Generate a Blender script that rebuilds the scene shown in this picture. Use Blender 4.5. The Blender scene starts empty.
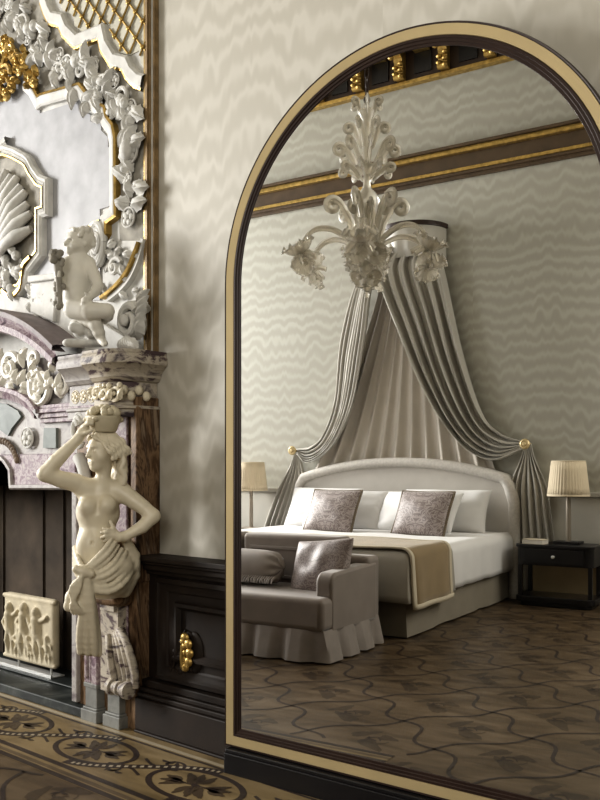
import bpy, bmesh, math, random
import numpy as np
from mathutils import Vector, Matrix, Euler, noise as mnoise
random.seed(7)
PI = math.pi
col = bpy.context.scene.collection
# ------------------------------------------------------------------ survey of the room
# x runs along the fireplace wall to the right, y towards that wall, z up; the camera stands over the origin.
EYE, FOC, CXP, HYP = 1.1, 861.0, 300.0, 468.0
YAW = math.radians(40.8)
CA, SA = math.cos(YAW), math.sin(YAW)
MA = math.radians(4.4)                       # the standing mirror is turned 4.4 degrees from the wall
MD = Vector((math.cos(MA), math.sin(MA), 0)); MN = Vector((-math.sin(MA), math.cos(MA), 0))
MP = Vector((-2.2377, 2.209, 0))             # left end of the glass plane at the floor
YW, YB = 2.40, -2.50                         # fireplace wall, bed wall
def sight(px, py):
    X = (px-CXP)/FOC
    return Vector((CA*X-SA, SA*X+CA, (HYP-py)/FOC))
def at_y(px, py, Y):
    d = sight(px, py); t = Y/d.y
    return (d.x*t, EYE+d.z*t)
# ------------------------------------------------------------------ objects
def tag(o, label=None, cat=None, group=None, kind=None):
    if label: o['label'] = label
    if cat: o['category'] = cat
    if group: o['group'] = group
    if kind: o['kind'] = kind
    return o
def empty(name, loc=(0,0,0), rz=0.0, label=None, cat=None, group=None):
    o = bpy.data.objects.new(name, None); col.objects.link(o)
    o.location = loc; o.rotation_euler = (0,0,rz); o.empty_display_size = .05
    return tag(o, label, cat, group)
def copy_tree(o, parent=None):
    c = o.copy(); col.objects.link(c)
    if parent is not None: c.parent = parent
    for ch in list(o.children): copy_tree(ch, c)
    return c
class MB:
    def __init__(s): s.v = []; s.f = []; s.m = []
    def add(s, vs, fs, mi=0, T=None):
        b = len(s.v)
        s.v += [tuple(T @ Vector(p)) for p in vs] if T is not None else [tuple(p) for p in vs]
        for f in fs: s.f.append(tuple(b+i for i in f)); s.m.append(mi)
        return s
    def box(s, x0, x1, y0, y1, z0, z1, mi=0, T=None):
        vs = [(x,y,z) for x in (x0,x1) for y in (y0,y1) for z in (z0,z1)]
        return s.add(vs, [(0,1,3,2),(4,6,7,5),(0,4,5,1),(2,3,7,6),(0,2,6,4),(1,5,7,3)], mi, T)
    def grid(s, fn, nu, nv, mi=0, T=None, cu=False, cv=False):
        vs = [fn(i/(nu if cu else nu), j/nv) for j in range(nv if cv else nv+1) for i in range(nu if cu else nu+1)]
        W = nu if cu else nu+1; Hh = nv if cv else nv+1
        fs = [(j*W+i, j*W+(i+1)%W, ((j+1)%Hh)*W+(i+1)%W, ((j+1)%Hh)*W+i) for j in range(nv) for i in range(nu)]
        return s.add(vs, fs, mi, T)
    def lathe(s, prof, n=24, mi=0, T=None, ripple=None):
        def fn(u, v):
            k = min(int(round(v*(len(prof)-1))), len(prof)-1); r, z = prof[k]
            a = 2*PI*u
            if ripple: r *= 1+ripple(a, v)
            return (r*math.cos(a), r*math.sin(a), z)
        return s.grid(fn, n, len(prof)-1, mi, T, cu=True)
    def ball(s, c, r, nu=10, nv=7, mi=0, T=None):
        rr = r if isinstance(r, (tuple, list)) else (r,r,r)
        def fn(u, v):
            a, b = 2*PI*u, PI*(v-.5)
            return (c[0]+rr[0]*math.cos(b)*math.cos(a), c[1]+rr[1]*math.cos(b)*math.sin(a), c[2]+rr[2]*math.sin(b))
        return s.grid(fn, nu, nv, mi, T, cu=True)
    def tube(s, pts, r, n=8, mi=0, T=None, cap=True, flat=1.0):
        pts = [Vector(p) for p in pts]; N = len(pts)
        rs = r if isinstance(r, (list, tuple)) else [r]*N
        if len(rs) != N: rs = [np.interp(i/(N-1), np.linspace(0,1,len(rs)), rs) for i in range(N)]
        vs = []; up = None
        for i, p in enumerate(pts):
            t = (pts[min(i+1,N-1)]-pts[max(i-1,0)])
            t = t.normalized() if t.length > 1e-9 else Vector((0,0,1))
            if up is None:
                up = Vector((0,0,1)) if abs(t.z) < .9 else Vector((1,0,0))
            a = t.cross(up)
            a = a.normalized() if a.length > 1e-6 else Vector((1,0,0)).cross(t).normalized()
            b = a.cross(t).normalized(); up = b
            for k in range(n):
                q = 2*PI*k/n
                vs.append(p + a*(rs[i]*math.cos(q)) + b*(rs[i]*flat*math.sin(q)))
        fs = [(i*n+k, i*n+(k+1)%n, (i+1)*n+(k+1)%n, (i+1)*n+k) for i in range(N-1) for k in range(n)]
        if cap: fs += [tuple(range(n-1,-1,-1)), tuple((N-1)*n+k for k in range(n))]
        return s.add(vs, fs, mi, T)
    def slab(s, poly, y0, y1, mi=0, T=None):
        "polygon in (x,z) extruded along y"
        n = len(poly)
        vs = [(x,y0,z) for x,z in poly] + [(x,y1,z) for x,z in poly]
        fs = [tuple(range(n)), tuple(range(2*n-1,n-1,-1))] + [(i,(i+1)%n,n+(i+1)%n,n+i) for i in range(n)]
        return s.add(vs, fs, mi, T)
    def prism(s, poly, z0, z1, mi=0, T=None):
        n = len(poly)
        vs = [(x,y,z0) for x,y in poly] + [(x,y,z1) for x,y in poly]
        fs = [tuple(range(n)), tuple(range(2*n-1,n-1,-1))] + [(i,(i+1)%n,n+(i+1)%n,n+i) for i in range(n)]
        return s.add(vs, fs, mi, T)
    def mould(s, path, Y, prof, mi=0, closed=False, T=None):
        "sweep a profile [(offset, height)] along an (x,z) path lying on the plane y=Y; heights come towards -y"
        P = [Vector(p) for p in path]; N = len(P); mit = []
        for i in range(N):
            a = P[i]-P[i-1] if (i > 0 or closed) else None
            b = P[(i+1)%N]-P[i] if (i < N-1 or closed) else None
            a = (a if a is not None else b).normalized(); b = (b if b is not None else a).normalized()
            na, nb = Vector((-a.y,a.x)), Vector((-b.y,b.x)); m = na+nb
            m = na if m.length < .3 else m/max(m.length_squared/2, .45)
            mit.append(m)
        K = len(prof)
        vs = [(P[i].x+mit[i].x*o, Y-h, P[i].y+mit[i].y*o) for i in range(N) for o, h in prof]
        fs = []
        mis = mi if isinstance(mi, (list, tuple)) else [mi]*(K-1)
        for i in range(N if closed else N-1):
            for k in range(K-1):
                fs.append(((i*K+k, i*K+k+1, ((i+1)%N)*K+k+1, ((i+1)%N)*K+k), mis[k]))
        b = len(s.v); s.v += [tuple(T@Vector(v)) for v in vs] if T is not None else vs
        for f, q in fs: s.f.append(tuple(b+i for i in f)); s.m.append(q)
        return s
    def build_lr(s, name, mats, parent=None, **kw):
        "left and right members as parts of their own"
        out = []
        for sg in (-1,1):
            h = MB(); mp = {}
            for f, q in zip(s.f, s.m):
                if (sum(s.v[i][0] for i in f) >= 0) == (sg > 0):
                    for i in f:
                        if i not in mp: mp[i] = len(h.v); h.v.append(s.v[i])
                    h.f.append(tuple(mp[i] for i in f)); h.m.append(q)
            out.append(h.build(name, mats, parent, **kw))
        return out
    def build(s, name, mats, parent=None, smooth=True, bevel=0, seg=2, sub=0, angle=40, T=None, solid=0):
        me = bpy.data.meshes.new(name)
        me.from_pydata(s.v, [], s.f)
        mats = mats if isinstance(mats, (list, tuple)) else [mats]
        for m in mats: me.materials.append(m)
        me.polygons.foreach_set('material_index', s.m)
        bm = bmesh.new(); bm.from_mesh(me)
        bmesh.ops.remove_doubles(bm, verts=bm.verts, dist=1e-5)
        bmesh.ops.recalc_face_normals(bm, faces=bm.faces)
        bm.to_mesh(me); bm.free()
        if smooth:
            me.polygons.foreach_set('use_smooth', [True]*len(me.polygons))
            try: me.set_sharp_from_angle(angle=math.radians(angle))
            except Exception: pass
        o = bpy.data.objects.new(name, me); col.objects.link(o)
        if T is not None: o.matrix_world = T
        if parent is not None: o.parent = parent
        if bevel:
            md = o.modifiers.new('Bevel','BEVEL'); md.width = bevel; md.segments = seg; md.limit_method = 'ANGLE'; md.angle_limit = math.radians(35)
        if solid:
            md = o.modifiers.new('Solid','SOLIDIFY'); md.thickness = solid; md.offset = 0
        if sub:
            md = o.modifiers.new('Sub','SUBSURF'); md.levels = sub; md.render_levels = sub
        return o
def spline(pts, n):
    "Catmull-Rom through points of any dimension"
    P = [np.array(p, float) for p in pts]; P = [2*P[0]-P[1]] + P + [2*P[-1]-P[-2]]
    out = []; S = len(P)-3
    for i in range(n+1):
        u = i/n*S; k = min(int(u), S-1); t = u-k; a,b,c,d = P[k:k+4]
        out.append(tuple(.5*((2*b)+(-a+c)*t+(2*a-5*b+4*c-d)*t*t+(-a+3*b-3*c+d)*t**3)))
    return out
def lerp(a, b, t): return a+(b-a)*t
def sm(a, b, x):
    t = min(1, max(0, (x-a)/(b-a))); return t*t*(3-2*t)
# ------------------------------------------------------------------ sculpting by distance fields (one continuous skin)
class Clay:
    def __init__(s, lo, hi, res):
        s.lo = np.array(lo, float); s.res = res
        s.n = np.ceil((np.array(hi)-s.lo)/res).astype(int)+1
        s.F = np.full(s.n, .2, np.float32)
        s.ax = [s.lo[i]+res*np.arange(s.n[i]) for i in range(3)]
    def _win(s, lo, hi):
        sl = []
        for i in range(3):
            a = max(0, int((lo[i]-s.lo[i])/s.res)); b = min(s.n[i], int((hi[i]-s.lo[i])/s.res)+2)
            if b <= a: return None
            sl.append(slice(a,b))
        g = np.meshgrid(*[s.ax[i][sl[i]] for i in range(3)], indexing='ij')
        return tuple(sl), g
    def _mix(s, sl, d, k, cut):
        A = s.F[sl]; d = d.astype(np.float32)
        if cut:
            h = np.clip(.5-.5*(A+d)/k, 0, 1); s.F[sl] = A*(1-h)+(-d)*h + k*h*(1-h)
        else:
            h = np.clip(.5+.5*(A-d)/k, 0, 1); s.F[sl] = A*(1-h)+d*h - k*h*(1-h)
    def cap(s, p0, p1, r0, r1=None, k=.015, cut=False):
        r1 = r0 if r1 is None else r1; p0 = np.array(p0, float); p1 = np.array(p1, float); m = max(r0,r1)+k+.03
        w = s._win(np.minimum(p0,p1)-m, np.maximum(p0,p1)+m)
        if w is None: return s
        sl, (X,Y,Z) = w; d = p1-p0; L = max(float(d@d), 1e-9)
        t = np.clip(((X-p0[0])*d[0]+(Y-p0[1])*d[1]+(Z-p0[2])*d[2])/L, 0, 1)
        q = np.sqrt((X-p0[0]-t*d[0])**2+(Y-p0[1]-t*d[1])**2+(Z-p0[2]-t*d[2])**2)-(r0+(r1-r0)*t)
        s._mix(sl, q, k, cut); return s
    def ell(s, c, r, R=None, k=.015, cut=False):
        c = np.array(c, float); r = np.array(r if hasattr(r,'__len__') else (r,r,r), float); m = max(r)+k+.03
        w = s._win(c-m, c+m)
        if w is None: return s
        sl, (X,Y,Z) = w; P = np.stack([X-c[0],Y-c[1],Z-c[2]], -1)
        if R is not None: P = P @ np.array(R)      # rows: world -> local through columns of R
        k0 = np.linalg.norm(P/r, axis=-1); k1 = np.linalg.norm(P/(r*r), axis=-1)
        s._mix(sl, k0*(k0-1)/np.maximum(k1,1e-6), k, cut); return s
    def chain(s, pts, rs, k=.015, cut=False):
        A = np.array([tuple(p) for p in pts], float); m = max(rs)+k+.03
        w = s._win(A.min(0)-m, A.max(0)+m)
        if w is None: return s
        sl, (X,Y,Z) = w; D = None
        for i in range(len(A)-1):
            p0, d = A[i], A[i+1]-A[i]; L = max(float(d@d), 1e-9)
            t = np.clip(((X-p0[0])*d[0]+(Y-p0[1])*d[1]+(Z-p0[2])*d[2])/L, 0, 1)
            q = np.sqrt((X-p0[0]-t*d[0])**2+(Y-p0[1]-t*d[1])**2+(Z-p0[2]-t*d[2])**2)-(rs[i]+(rs[i+1]-rs[i])*t)
            if D is None: D = q
            else:
                kk = .006; h = np.clip(.5+.5*(D-q)/kk, 0, 1); D = D*(1-h)+q*h-kk*.25*h*(1-h)
        s._mix(sl, D, k, cut); return s
    def warp(s, fn):
        X,Y,Z = np.meshgrid(*s.ax, indexing='ij'); s.F += fn(X,Y,Z).astype(np.float32); return s
    def build(s, name, mat, parent=None):
        F = s.F; F[0]=F[-1]=.2; F[:,0]=F[:,-1]=.2; F[:,:,0]=F[:,:,-1]=.2
        neg = F < 0
        c = np.zeros(np.array(F.shape)-1, np.int8)
        for i in (0,1):
            for j in (0,1):
                for k in (0,1):
                    c += neg[i:F.shape[0]-1+i, j:F.shape[1]-1+j, k:F.shape[2]-1+k]
        act = np.argwhere((c > 0) & (c < 8)); idx = np.full(c.shape, -1, np.int64); idx[tuple(act.T)] = np.arange(len(act))
        S = np.zeros((len(act),3)); W = np.zeros(len(act))
        for a in range(3):
            for i in (0,1):
                for j in (0,1):
                    o0 = np.zeros(3,int); oth = [q for q in range(3) if q != a]; o0[oth[0]] = i; o0[oth[1]] = j
                    o1 = o0.copy(); o1[a] = 1
                    f0 = F[tuple((act+o0).T)]; f1 = F[tuple((act+o1).T)]; m = (f0 < 0) != (f1 < 0)
                    t = np.where(m, f0/np.where(m, f0-f1, 1), 0)
                    p = np.tile(o0.astype(float), (len(act),1)); p[:,a] = t
                    S[m] += p[m]; W[m] += 1
        V = (act + S/W[:,None])*s.res + s.lo
        faces = []
        for a in range(3):
            b, d = (a+1)%3, (a+2)%3
            sh = [slice(0,-1) if q == a else slice(1,-1) for q in range(3)]
            sh1 = list(sh); sh1[a] = slice(1,None)
            n0 = neg[tuple(sh)]; n1 = neg[tuple(sh1)]
            E = np.argwhere(n0 != n1); flip = n0[tuple(E.T)]
            off = np.ones(3,int); off[a] = 0; E = E+off
            eb = np.zeros(3,int); eb[b] = 1; ed = np.zeros(3,int); ed[d] = 1
            q = np.stack([idx[tuple((E-eb-ed).T)], idx[tuple((E-ed).T)], idx[tuple(E.T)], idx[tuple((E-eb).T)]], 1)
            q[~flip] = q[~flip][:, ::-1]
            faces.append(q)
        Q = np.concatenate(faces); Q = Q[(Q >= 0).all(1)]
        me = bpy.data.meshes.new(name); me.from_pydata(V.tolist(), [], Q.tolist())
        me.materials.append(mat); me.polygons.foreach_set('use_smooth', [True]*len(me.polygons))
        o = bpy.data.objects.new(name, me); col.objects.link(o)
        if parent is not None: o.parent = parent
        return o
# ------------------------------------------------------------------ materials
def nodes(name):
    m = bpy.data.materials.new(name); m.use_nodes = True; nt = m.node_tree
    return m, nt, nt.nodes['Principled BSDF']
def N(nt, t, **kw):
    n = nt.nodes.new(t)
    for k, v in kw.items():
        if k in n.inputs: n.inputs[k].default_value = v
        else: setattr(n, k, v)
    return n
def ramp(nt, fac, stops):
    r = nt.nodes.new('ShaderNodeValToRGB'); e = r.color_ramp.elements
    while len(e) < len(stops): e.new(.5)
    for q, (p, c) in zip(e, stops): q.position = p; q.color = (*c, 1)
    nt.links.new(fac, r.inputs[0]); return r.outputs[0]
def plain(name, c, rough=.6, metal=0.0, var=.12, scale=8.0, bump=0.0, bscale=60.0, sheen=0.0, **kw):
    m, nt, b = nodes(name)
    tc = N(nt,'ShaderNodeTexCoord'); nz = N(nt,'ShaderNodeTexNoise', Scale=scale, Detail=6.0)
    nt.links.new(tc.outputs['Object'], nz.inputs['Vector'])
    lo = tuple(max(0,x*(1-var)) for x in c); hi = tuple(min(1,x*(1+var)) for x in c)
    nt.links.new(ramp(nt, nz.outputs[0], [(.3,lo),(.7,hi)]), b.inputs['Base Color'])
    b.inputs['Roughness'].default_value = rough; b.inputs['Metallic'].default_value = metal
    if name.startswith(('plaster','grey_stucco','pale_stone')): b.inputs['Specular IOR Level'].default_value = .2
    if sheen: b.inputs['Sheen Weight'].default_value = sheen
    for k, v in kw.items(): b.inputs[k.replace('_',' ')].default_value = v
    if bump:
        n2 = N(nt,'ShaderNodeTexNoise', Scale=bscale, Detail=4.0); nt.links.new(tc.outputs['Object'], n2.inputs['Vector'])
        bp = N(nt,'ShaderNodeBump', Strength=bump, Distance=.004); nt.links.new(n2.outputs[0], bp.inputs['Height']); nt.links.new(bp.outputs[0], b.inputs['Normal'])
    return m
def marble(name, stops, scale=4.0, dist=1.6, rough=.3, stretch=(1,1,1), wave=True):
    m, nt, b = nodes(name); rough = max(rough, .5); b.inputs['Specular IOR Level'].default_value = .22
    tc = N(nt,'ShaderNodeTexCoord'); mp = N(nt,'ShaderNodeMapping'); mp.inputs['Scale'].default_value = stretch
    nt.links.new(tc.outputs['Object'], mp.inputs['Vector'])
    n1 = N(nt,'ShaderNodeTexNoise', Scale=scale, Detail=9.0, Roughness=.62, Distortion=dist)
    nt.links.new(mp.outputs[0], n1.inputs['Vector'])
    n2 = N(nt,'ShaderNodeTexNoise', Scale=scale*.45, Detail=5.0, Distortion=dist*1.6); nt.links.new(mp.outputs[0], n2.inputs['Vector'])
    mx = N(nt,'ShaderNodeMix', data_type='FLOAT'); mx.inputs[0].default_value = .45
    nt.links.new(n1.outputs[0], mx.inputs[2]); nt.links.new(n2.outputs[0], mx.inputs[3])
    nt.links.new(ramp(nt, mx.outputs[0], stops), b.inputs['Base Color'])
    b.inputs['Roughness'].default_value = rough
    return m
def moire(name, dark, light, along='x', warm=None, freq=62.0, amp=3.2, seam=.66, off=0.0):
    "watered silk: fine horizontal ripples thrown into zigzags, mirrored at each seam of the cloth"
    m, nt, b = nodes(name); L = nt.links.new
    tc = N(nt,'ShaderNodeTexCoord'); sp = N(nt,'ShaderNodeSeparateXYZ'); L(tc.outputs['Object'], sp.inputs[0])
    def mth(op, a, c=None, d=None):
        n = nt.nodes.new('ShaderNodeMath'); n.operation = op
        for i, q in enumerate((a,c,d)):
            if q is None: continue
            if isinstance(q, (int,float)): n.inputs[i].default_value = q
            else: L(q, n.inputs[i])
        return n.outputs[0]
    x0 = mth('ADD', sp.outputs[0], 20.0+off); z = sp.outputs[2]
    x = mth('PINGPONG', x0, seam)
    cv = N(nt,'ShaderNodeCombineXYZ'); L(mth('MULTIPLY',x,5.2), cv.inputs[0]); L(mth('MULTIPLY',z,1.1), cv.inputs[1]); L(mth('MULTIPLY',mth('FLOOR',mth('DIVIDE',x0,seam*2)),3.7), cv.inputs[2])
    n1 = N(nt,'ShaderNodeTexNoise', Scale=1.0, Detail=3.0, Roughness=.55); L(cv.outputs[0], n1.inputs['Vector'])
    cw = N(nt,'ShaderNodeCombineXYZ'); L(mth('MULTIPLY',x,2.0), cw.inputs[0]); L(mth('MULTIPLY',z,3.0), cw.inputs[1])
    n2 = N(nt,'ShaderNodeTexNoise', Scale=1.3, Detail=3.0); L(cw.outputs[0], n2.inputs['Vector'])
    ph = mth('ADD', mth('MULTIPLY', z, freq), mth('MULTIPLY', n1.outputs[0], amp*2*PI))
    ph = mth('ADD', ph, mth('MULTIPLY', n2.outputs[0], 7.0))
    w = mth('ADD', mth('MULTIPLY', mth('SINE', ph), .5), .5)
    w = mth('POWER', w, 1.6)
    cm = N(nt,'ShaderNodeCombineXYZ'); L(mth('MULTIPLY',x0,1.3), cm.inputs[0]); L(mth('MULTIPLY',z,.8), cm.inputs[1])
    n3 = N(nt,'ShaderNodeTexNoise', Scale=1.6, Detail=2.0); L(cm.outputs[0], n3.inputs['Vector'])
    am = mth('MULTIPLY', w, mth('ADD', mth('MULTIPLY', n3.outputs[0], 1.3), .1))
    L(ramp(nt, am, [(0.0,dark),(.75,light)]), b.inputs['Base Color'])
    b.inputs['Roughness'].default_value = .55; b.inputs['Sheen Weight'].default_value = .15
    cf = N(nt,'ShaderNodeCombineXYZ'); L(mth('MULTIPLY',x0,25.0), cf.inputs[0]); L(mth('MULTIPLY',z,700.0), cf.inputs[1])
    nf = N(nt,'ShaderNodeTexNoise', Scale=1.0, Detail=2.0); L(cf.outputs[0], nf.inputs['Vector'])
    bp = N(nt,'ShaderNodeBump', Strength=.12, Distance=.003); L(nf.outputs[0], bp.inputs['Height']); L(bp.outputs[0], b.inputs['Normal'])
    return m
def brocade(name, base, light, scale=1.0):
    "damask of scrolling figures, mirrored left and right"
    m, nt, b = nodes(name); L = nt.links.new
    tc = N(nt,'ShaderNodeTexCoord'); sp = N(nt,'ShaderNodeSeparateXYZ'); L(tc.outputs['Object'], sp.inputs[0])
    ab = N(nt,'ShaderNodeMath', operation='ABSOLUTE'); L(sp.outputs[0], ab.inputs[0])
    cv = N(nt,'ShaderNodeCombineXYZ'); L(ab.outputs[0], cv.inputs[0]); L(sp.outputs[2], cv.inputs[1])
    n1 = N(nt,'ShaderNodeTexNoise', Scale=11.0*scale, Detail=2.0, Distortion=1.5); L(cv.outputs[0], n1.inputs['Vector'])
    w = N(nt,'ShaderNodeMath', operation='PINGPONG'); L(n1.outputs[0], w.inputs[0]); w.inputs[1].default_value = .06
    mu = N(nt,'ShaderNodeMath', operation='MULTIPLY'); L(w.outputs[0], mu.inputs[0]); mu.inputs[1].default_value = 16.0
    L(ramp(nt, mu.outputs[0], [(.25,base),(.6,light)]), b.inputs['Base Color'])
    b.inputs['Roughness'].default_value = .5; b.inputs['Sheen Weight'].default_value = .3
    return m
PLASTER = plain('plaster', (.60,.59,.56), .62, var=.16, scale=14, bump=.35, bscale=70)
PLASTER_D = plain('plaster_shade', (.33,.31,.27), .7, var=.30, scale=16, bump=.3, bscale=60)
GREYPAN = plain('grey_stucco', (.40,.40,.415), .5, var=.16, scale=9, bump=.1)
GOLD = plain('gilding', (.44,.30,.10), .36, .75, var=.35, scale=25, bump=.3, bscale=90)
GOLDPALE = plain('pale_brass', (.55,.44,.25), .38, .45, var=.06, scale=6)
STRIPWOOD = plain('aged_gilt_wood', (.27,.19,.10), .5, .25, var=.3, scale=20)
STATUE = plain('cream_marble', (.72,.655,.52), .38, var=.09, scale=7, Subsurface_Weight=.0)
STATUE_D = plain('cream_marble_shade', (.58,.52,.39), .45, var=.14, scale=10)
CHERUB = plain('white_stucco_figure', (.68,.655,.59), .5, var=.08, scale=8)
PURPLE = marble('violet_breccia', [(.36,(.07,.048,.06)),(.44,(.24,.17,.20)),(.49,(.44,.385,.385)),(.535,(.21,.15,.18)),(.60,(.42,.37,.36))], 7, 3.0)
PALEMB = marble('pale_grey_marble', [(.38,(.17,.145,.15)),(.45,(.34,.315,.305)),(.54,(.42,.40,.38)),(.62,(.25,.22,.225))], 6, 2.6)
BROWNMB = marble('brown_veined_marble', [(.36,(.03,.018,.013)),(.44,(.115,.068,.038)),(.51,(.25,.165,.10)),(.56,(.075,.044,.028)),(.64,(.30,.23,.165))], 5, 2.4, stretch=(2,2,.6))
CREAMMB = marble('cream_and_violet_marble', [(.39,(.05,.035,.042)),(.44,(.27,.235,.215)),(.49,(.50,.45,.375)),(.545,(.42,.375,.315)),(.59,(.10,.07,.075))], 4.5, 2.6, stretch=(1,1,2.2))
GREENMB = marble('grey_green_marble', [(.3,(.09,.105,.10)),(.5,(.17,.19,.18)),(.7,(.23,.25,.235))], 6, 1.5)
GREYST = marble('grey_base_stone', [(.3,(.10,.10,.10)),(.5,(.24,.24,.225)),(.7,(.16,.16,.155))], 9, 1.0, .5)
DARKST = marble('dark_hearth_stone', [(.3,(.010,.012,.012)),(.5,(.022,.026,.025)),(.62,(.07,.075,.07)),(.7,(.016,.018,.018))], 4, 2.0, .4)
FIREBACK = plain('sooty_boards', (.062,.047,.034), .8, var=.6, scale=4, Specular_IOR_Level=.2)
RELIEF = plain('sandstone_relief', (.50,.44,.32), .75, var=.15, scale=16, bump=.4)
WALNUT = plain('dark_walnut', (.020,.013,.009), .6, var=.35, scale=9, Specular_IOR_Level=.3)
EBONY = plain('black_lacquer', (.009,.008,.009), .32, var=.1)
DARKBROWN = plain('dark_bronze', (.032,.018,.014), .35, .1, var=.15)
STEEL = plain('polished_steel', (.62,.62,.60), .4, .5, var=.03)
LINEN = plain('white_linen', (.72,.71,.70), .75, var=.03, scale=5, bump=.08, bscale=120, sheen=.1)
BEIGE = plain('taupe_foot_shade', (.36,.33,.28), .8, var=.06, bump=.15, bscale=200, sheen=.2)
SKIRTFAB = plain('taupe_bed_skirt', (.25,.22,.17), .8, var=.07, bump=.15, bscale=200, sheen=.2)
THROW = plain('tan_wool', (.26,.19,.10), .9, var=.08, bump=.3, bscale=300, sheen=.3)
THROWEDGE = plain('cream_wool', (.55,.49,.38), .85, var=.05)
HEADFAB = plain('ivory_upholstery', (.56,.53,.49), .7, var=.04, bump=.12, bscale=200, sheen=.2)
SOFAFAB = plain('mink_velvet', (.225,.188,.162), .62, var=.10, scale=6, sheen=.45)
SOFALIGHT = plain('mink_satin', (.27,.235,.21), .5, var=.10, scale=10, sheen=.3)
DRAPE = plain('oyster_satin', (.44,.42,.375), .42, var=.06, scale=4, sheen=.25)
DRAPEIN = plain('pale_lining', (.52,.475,.415), .6, var=.05, scale=4, sheen=.2)
SHADE = plain('pleated_silk', (.60,.51,.37), .8, var=.06, sheen=.2)
LAMPWOOD = plain('brushed_nickel', (.33,.29,.24), .35, .6, var=.08)
PAGES = plain('ivory_card', (.66,.62,.55), .7, var=.03)
MINK = brocade('mink_damask', (.150,.115,.105), (.30,.255,.24))
MINK2 = brocade('mink_velvet_damask', (.17,.13,.12), (.30,.25,.235), 1.6)
WAINSCOT = plain('pale_silk_panel', (.50,.48,.43), .6, var=.05, scale=5)
SILK = moire('watered_silk', (.45,.425,.365), (.525,.50,.44), freq=52, amp=4.2, seam=.62, off=.30)
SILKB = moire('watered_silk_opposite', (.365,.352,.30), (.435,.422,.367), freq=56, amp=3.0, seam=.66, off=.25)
def glass():
    m, nt, b = nodes('blown_straw_glass')
    b.inputs['Base Color'].default_value = (.98,.94,.85,1); b.inputs['Roughness'].default_value = .10
    b.inputs['Transmission Weight'].default_value = .68; b.inputs['IOR'].default_value = 1.4
    b.inputs['Specular IOR Level'].default_value = .8
    tc = N(nt,'ShaderNodeTexCoord'); nz = N(nt,'ShaderNodeTexNoise', Scale=60.0, Detail=2.0); nt.links.new(tc.outputs['Object'], nz.inputs['Vector'])
    bp = N(nt,'ShaderNodeBump', Strength=.35, Distance=.004); nt.links.new(nz.outputs[0], bp.inputs['Height']); nt.links.new(bp.outputs[0], b.inputs['Normal'])
    return m
GLASS = glass()
def mirror_mat():
    m, nt, b = nodes('silvered_glass')
    nz = N(nt,'ShaderNodeTexNoise', Scale=2.0); nt.links.new(ramp(nt, nz.outputs[0], [(.3,(.90,.91,.90)),(.7,(.92,.92,.91))]), b.inputs['Base Color'])
    b.inputs['Metallic'].default_value = 1.0; b.inputs['Roughness'].default_value = 0.0
    return m
SILVER = mirror_mat()
# ================================================================== the room
X0, X1, ZC = -6.4, 2.2, 5.25
tag(MB().box(X0,-2.9,YW,YW+.1,1.60,ZC).build('wall_back', SILK, smooth=False), 'silk wall carrying the stucco overmantel', 'wall', kind='structure')
tag(MB().box(X0,-5.32,YW,YW+.1,0,1.60).build('wall_back', SILK, smooth=False), 'silk wall beyond the fireplace', 'wall', kind='structure')
tag(MB().box(-2.9,X1,YW,YW+.1,1.0,ZC).build('wall_back', SILK, smooth=False), 'watered silk wall behind the standing mirror and the fireplace', 'wall', kind='structure')
tag(MB().box(-2.9,X1,YW,YW+.1,0,1.0).build('wall_back', SILK, smooth=False), 'lower strip of the silk wall behind the dado', 'wall', kind='structure')
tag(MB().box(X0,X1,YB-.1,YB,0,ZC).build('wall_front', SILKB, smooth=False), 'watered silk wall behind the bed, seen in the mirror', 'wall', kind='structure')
tag(MB().box(X0,X1,YB-.1,YW+.1,ZC,ZC+.1).build('ceiling', plain('ceiling_plaster',(.5,.46,.38),.8), smooth=False), 'plain high ceiling', 'ceiling', kind='structure')
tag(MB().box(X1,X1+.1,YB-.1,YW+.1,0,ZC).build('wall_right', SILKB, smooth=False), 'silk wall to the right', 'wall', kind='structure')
# ---- floor with its inlay
def wood(name, stops, rough=.38, scale=3.0):
    m, nt, b = nodes(name); L = nt.links.new
    tc = N(nt,'ShaderNodeTexCoord'); mp = N(nt,'ShaderNodeMapping'); mp.inputs['Rotation'].default_value = (0,0,.8); mp.inputs['Scale'].default_value = (1,3.5,1)
    L(tc.outputs['Object'], mp.inputs['Vector'])
    a = N(nt,'ShaderNodeTexNoise', Scale=scale, Detail=7.0, Distortion=.8); L(mp.outputs[0], a.inputs['Vector'])
    L(ramp(nt, a.outputs[0], stops), b.inputs['Base Color']); b.inputs['Roughness'].default_value = rough
    g = N(nt,'ShaderNodeTexNoise', Scale=5.0, Detail=3.0); L(tc.outputs['Object'], g.inputs['Vector'])
    mr = N(nt,'ShaderNodeMapRange'); mr.inputs[3].default_value = rough-.08; mr.inputs[4].default_value = rough+.14; L(g.outputs[0], mr.inputs[0]); L(mr.outputs[0], b.inputs['Roughness'])
    return m
W_FIELD = wood('inlaid_floor_field', [(.30,(.056,.037,.020)),(.5,(.102,.071,.040)),(.7,(.15,.11,.068))])
W_LINE = wood('inlay_dark_line', [(.3,(.022,.015,.012)),(.7,(.045,.03,.024))])
W_LEAF = wood('inlay_brown_leaf', [(.3,(.034,.022,.012)),(.7,(.072,.049,.028))])
W_BAND = wood('inlay_border_ground', [(.3,(.12,.085,.04)),(.5,(.20,.145,.072)),(.7,(.26,.195,.105))])
W_PALE = wood('inlay_pale_chip', [(.3,(.30,.25,.17)),(.7,(.42,.36,.26))])
fl = MB()
fl.box(X0,X1,YB-.1,YW+.3,-.08,0,0)
BX1, BY0, BY1 = -1.80, 1.75, 2.30
def in_field(p): return not (p[0] < BX1+.02 and p[1] > BY0-.01) and X0 < p[0] < X1 and YB < p[1] < YW
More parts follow.
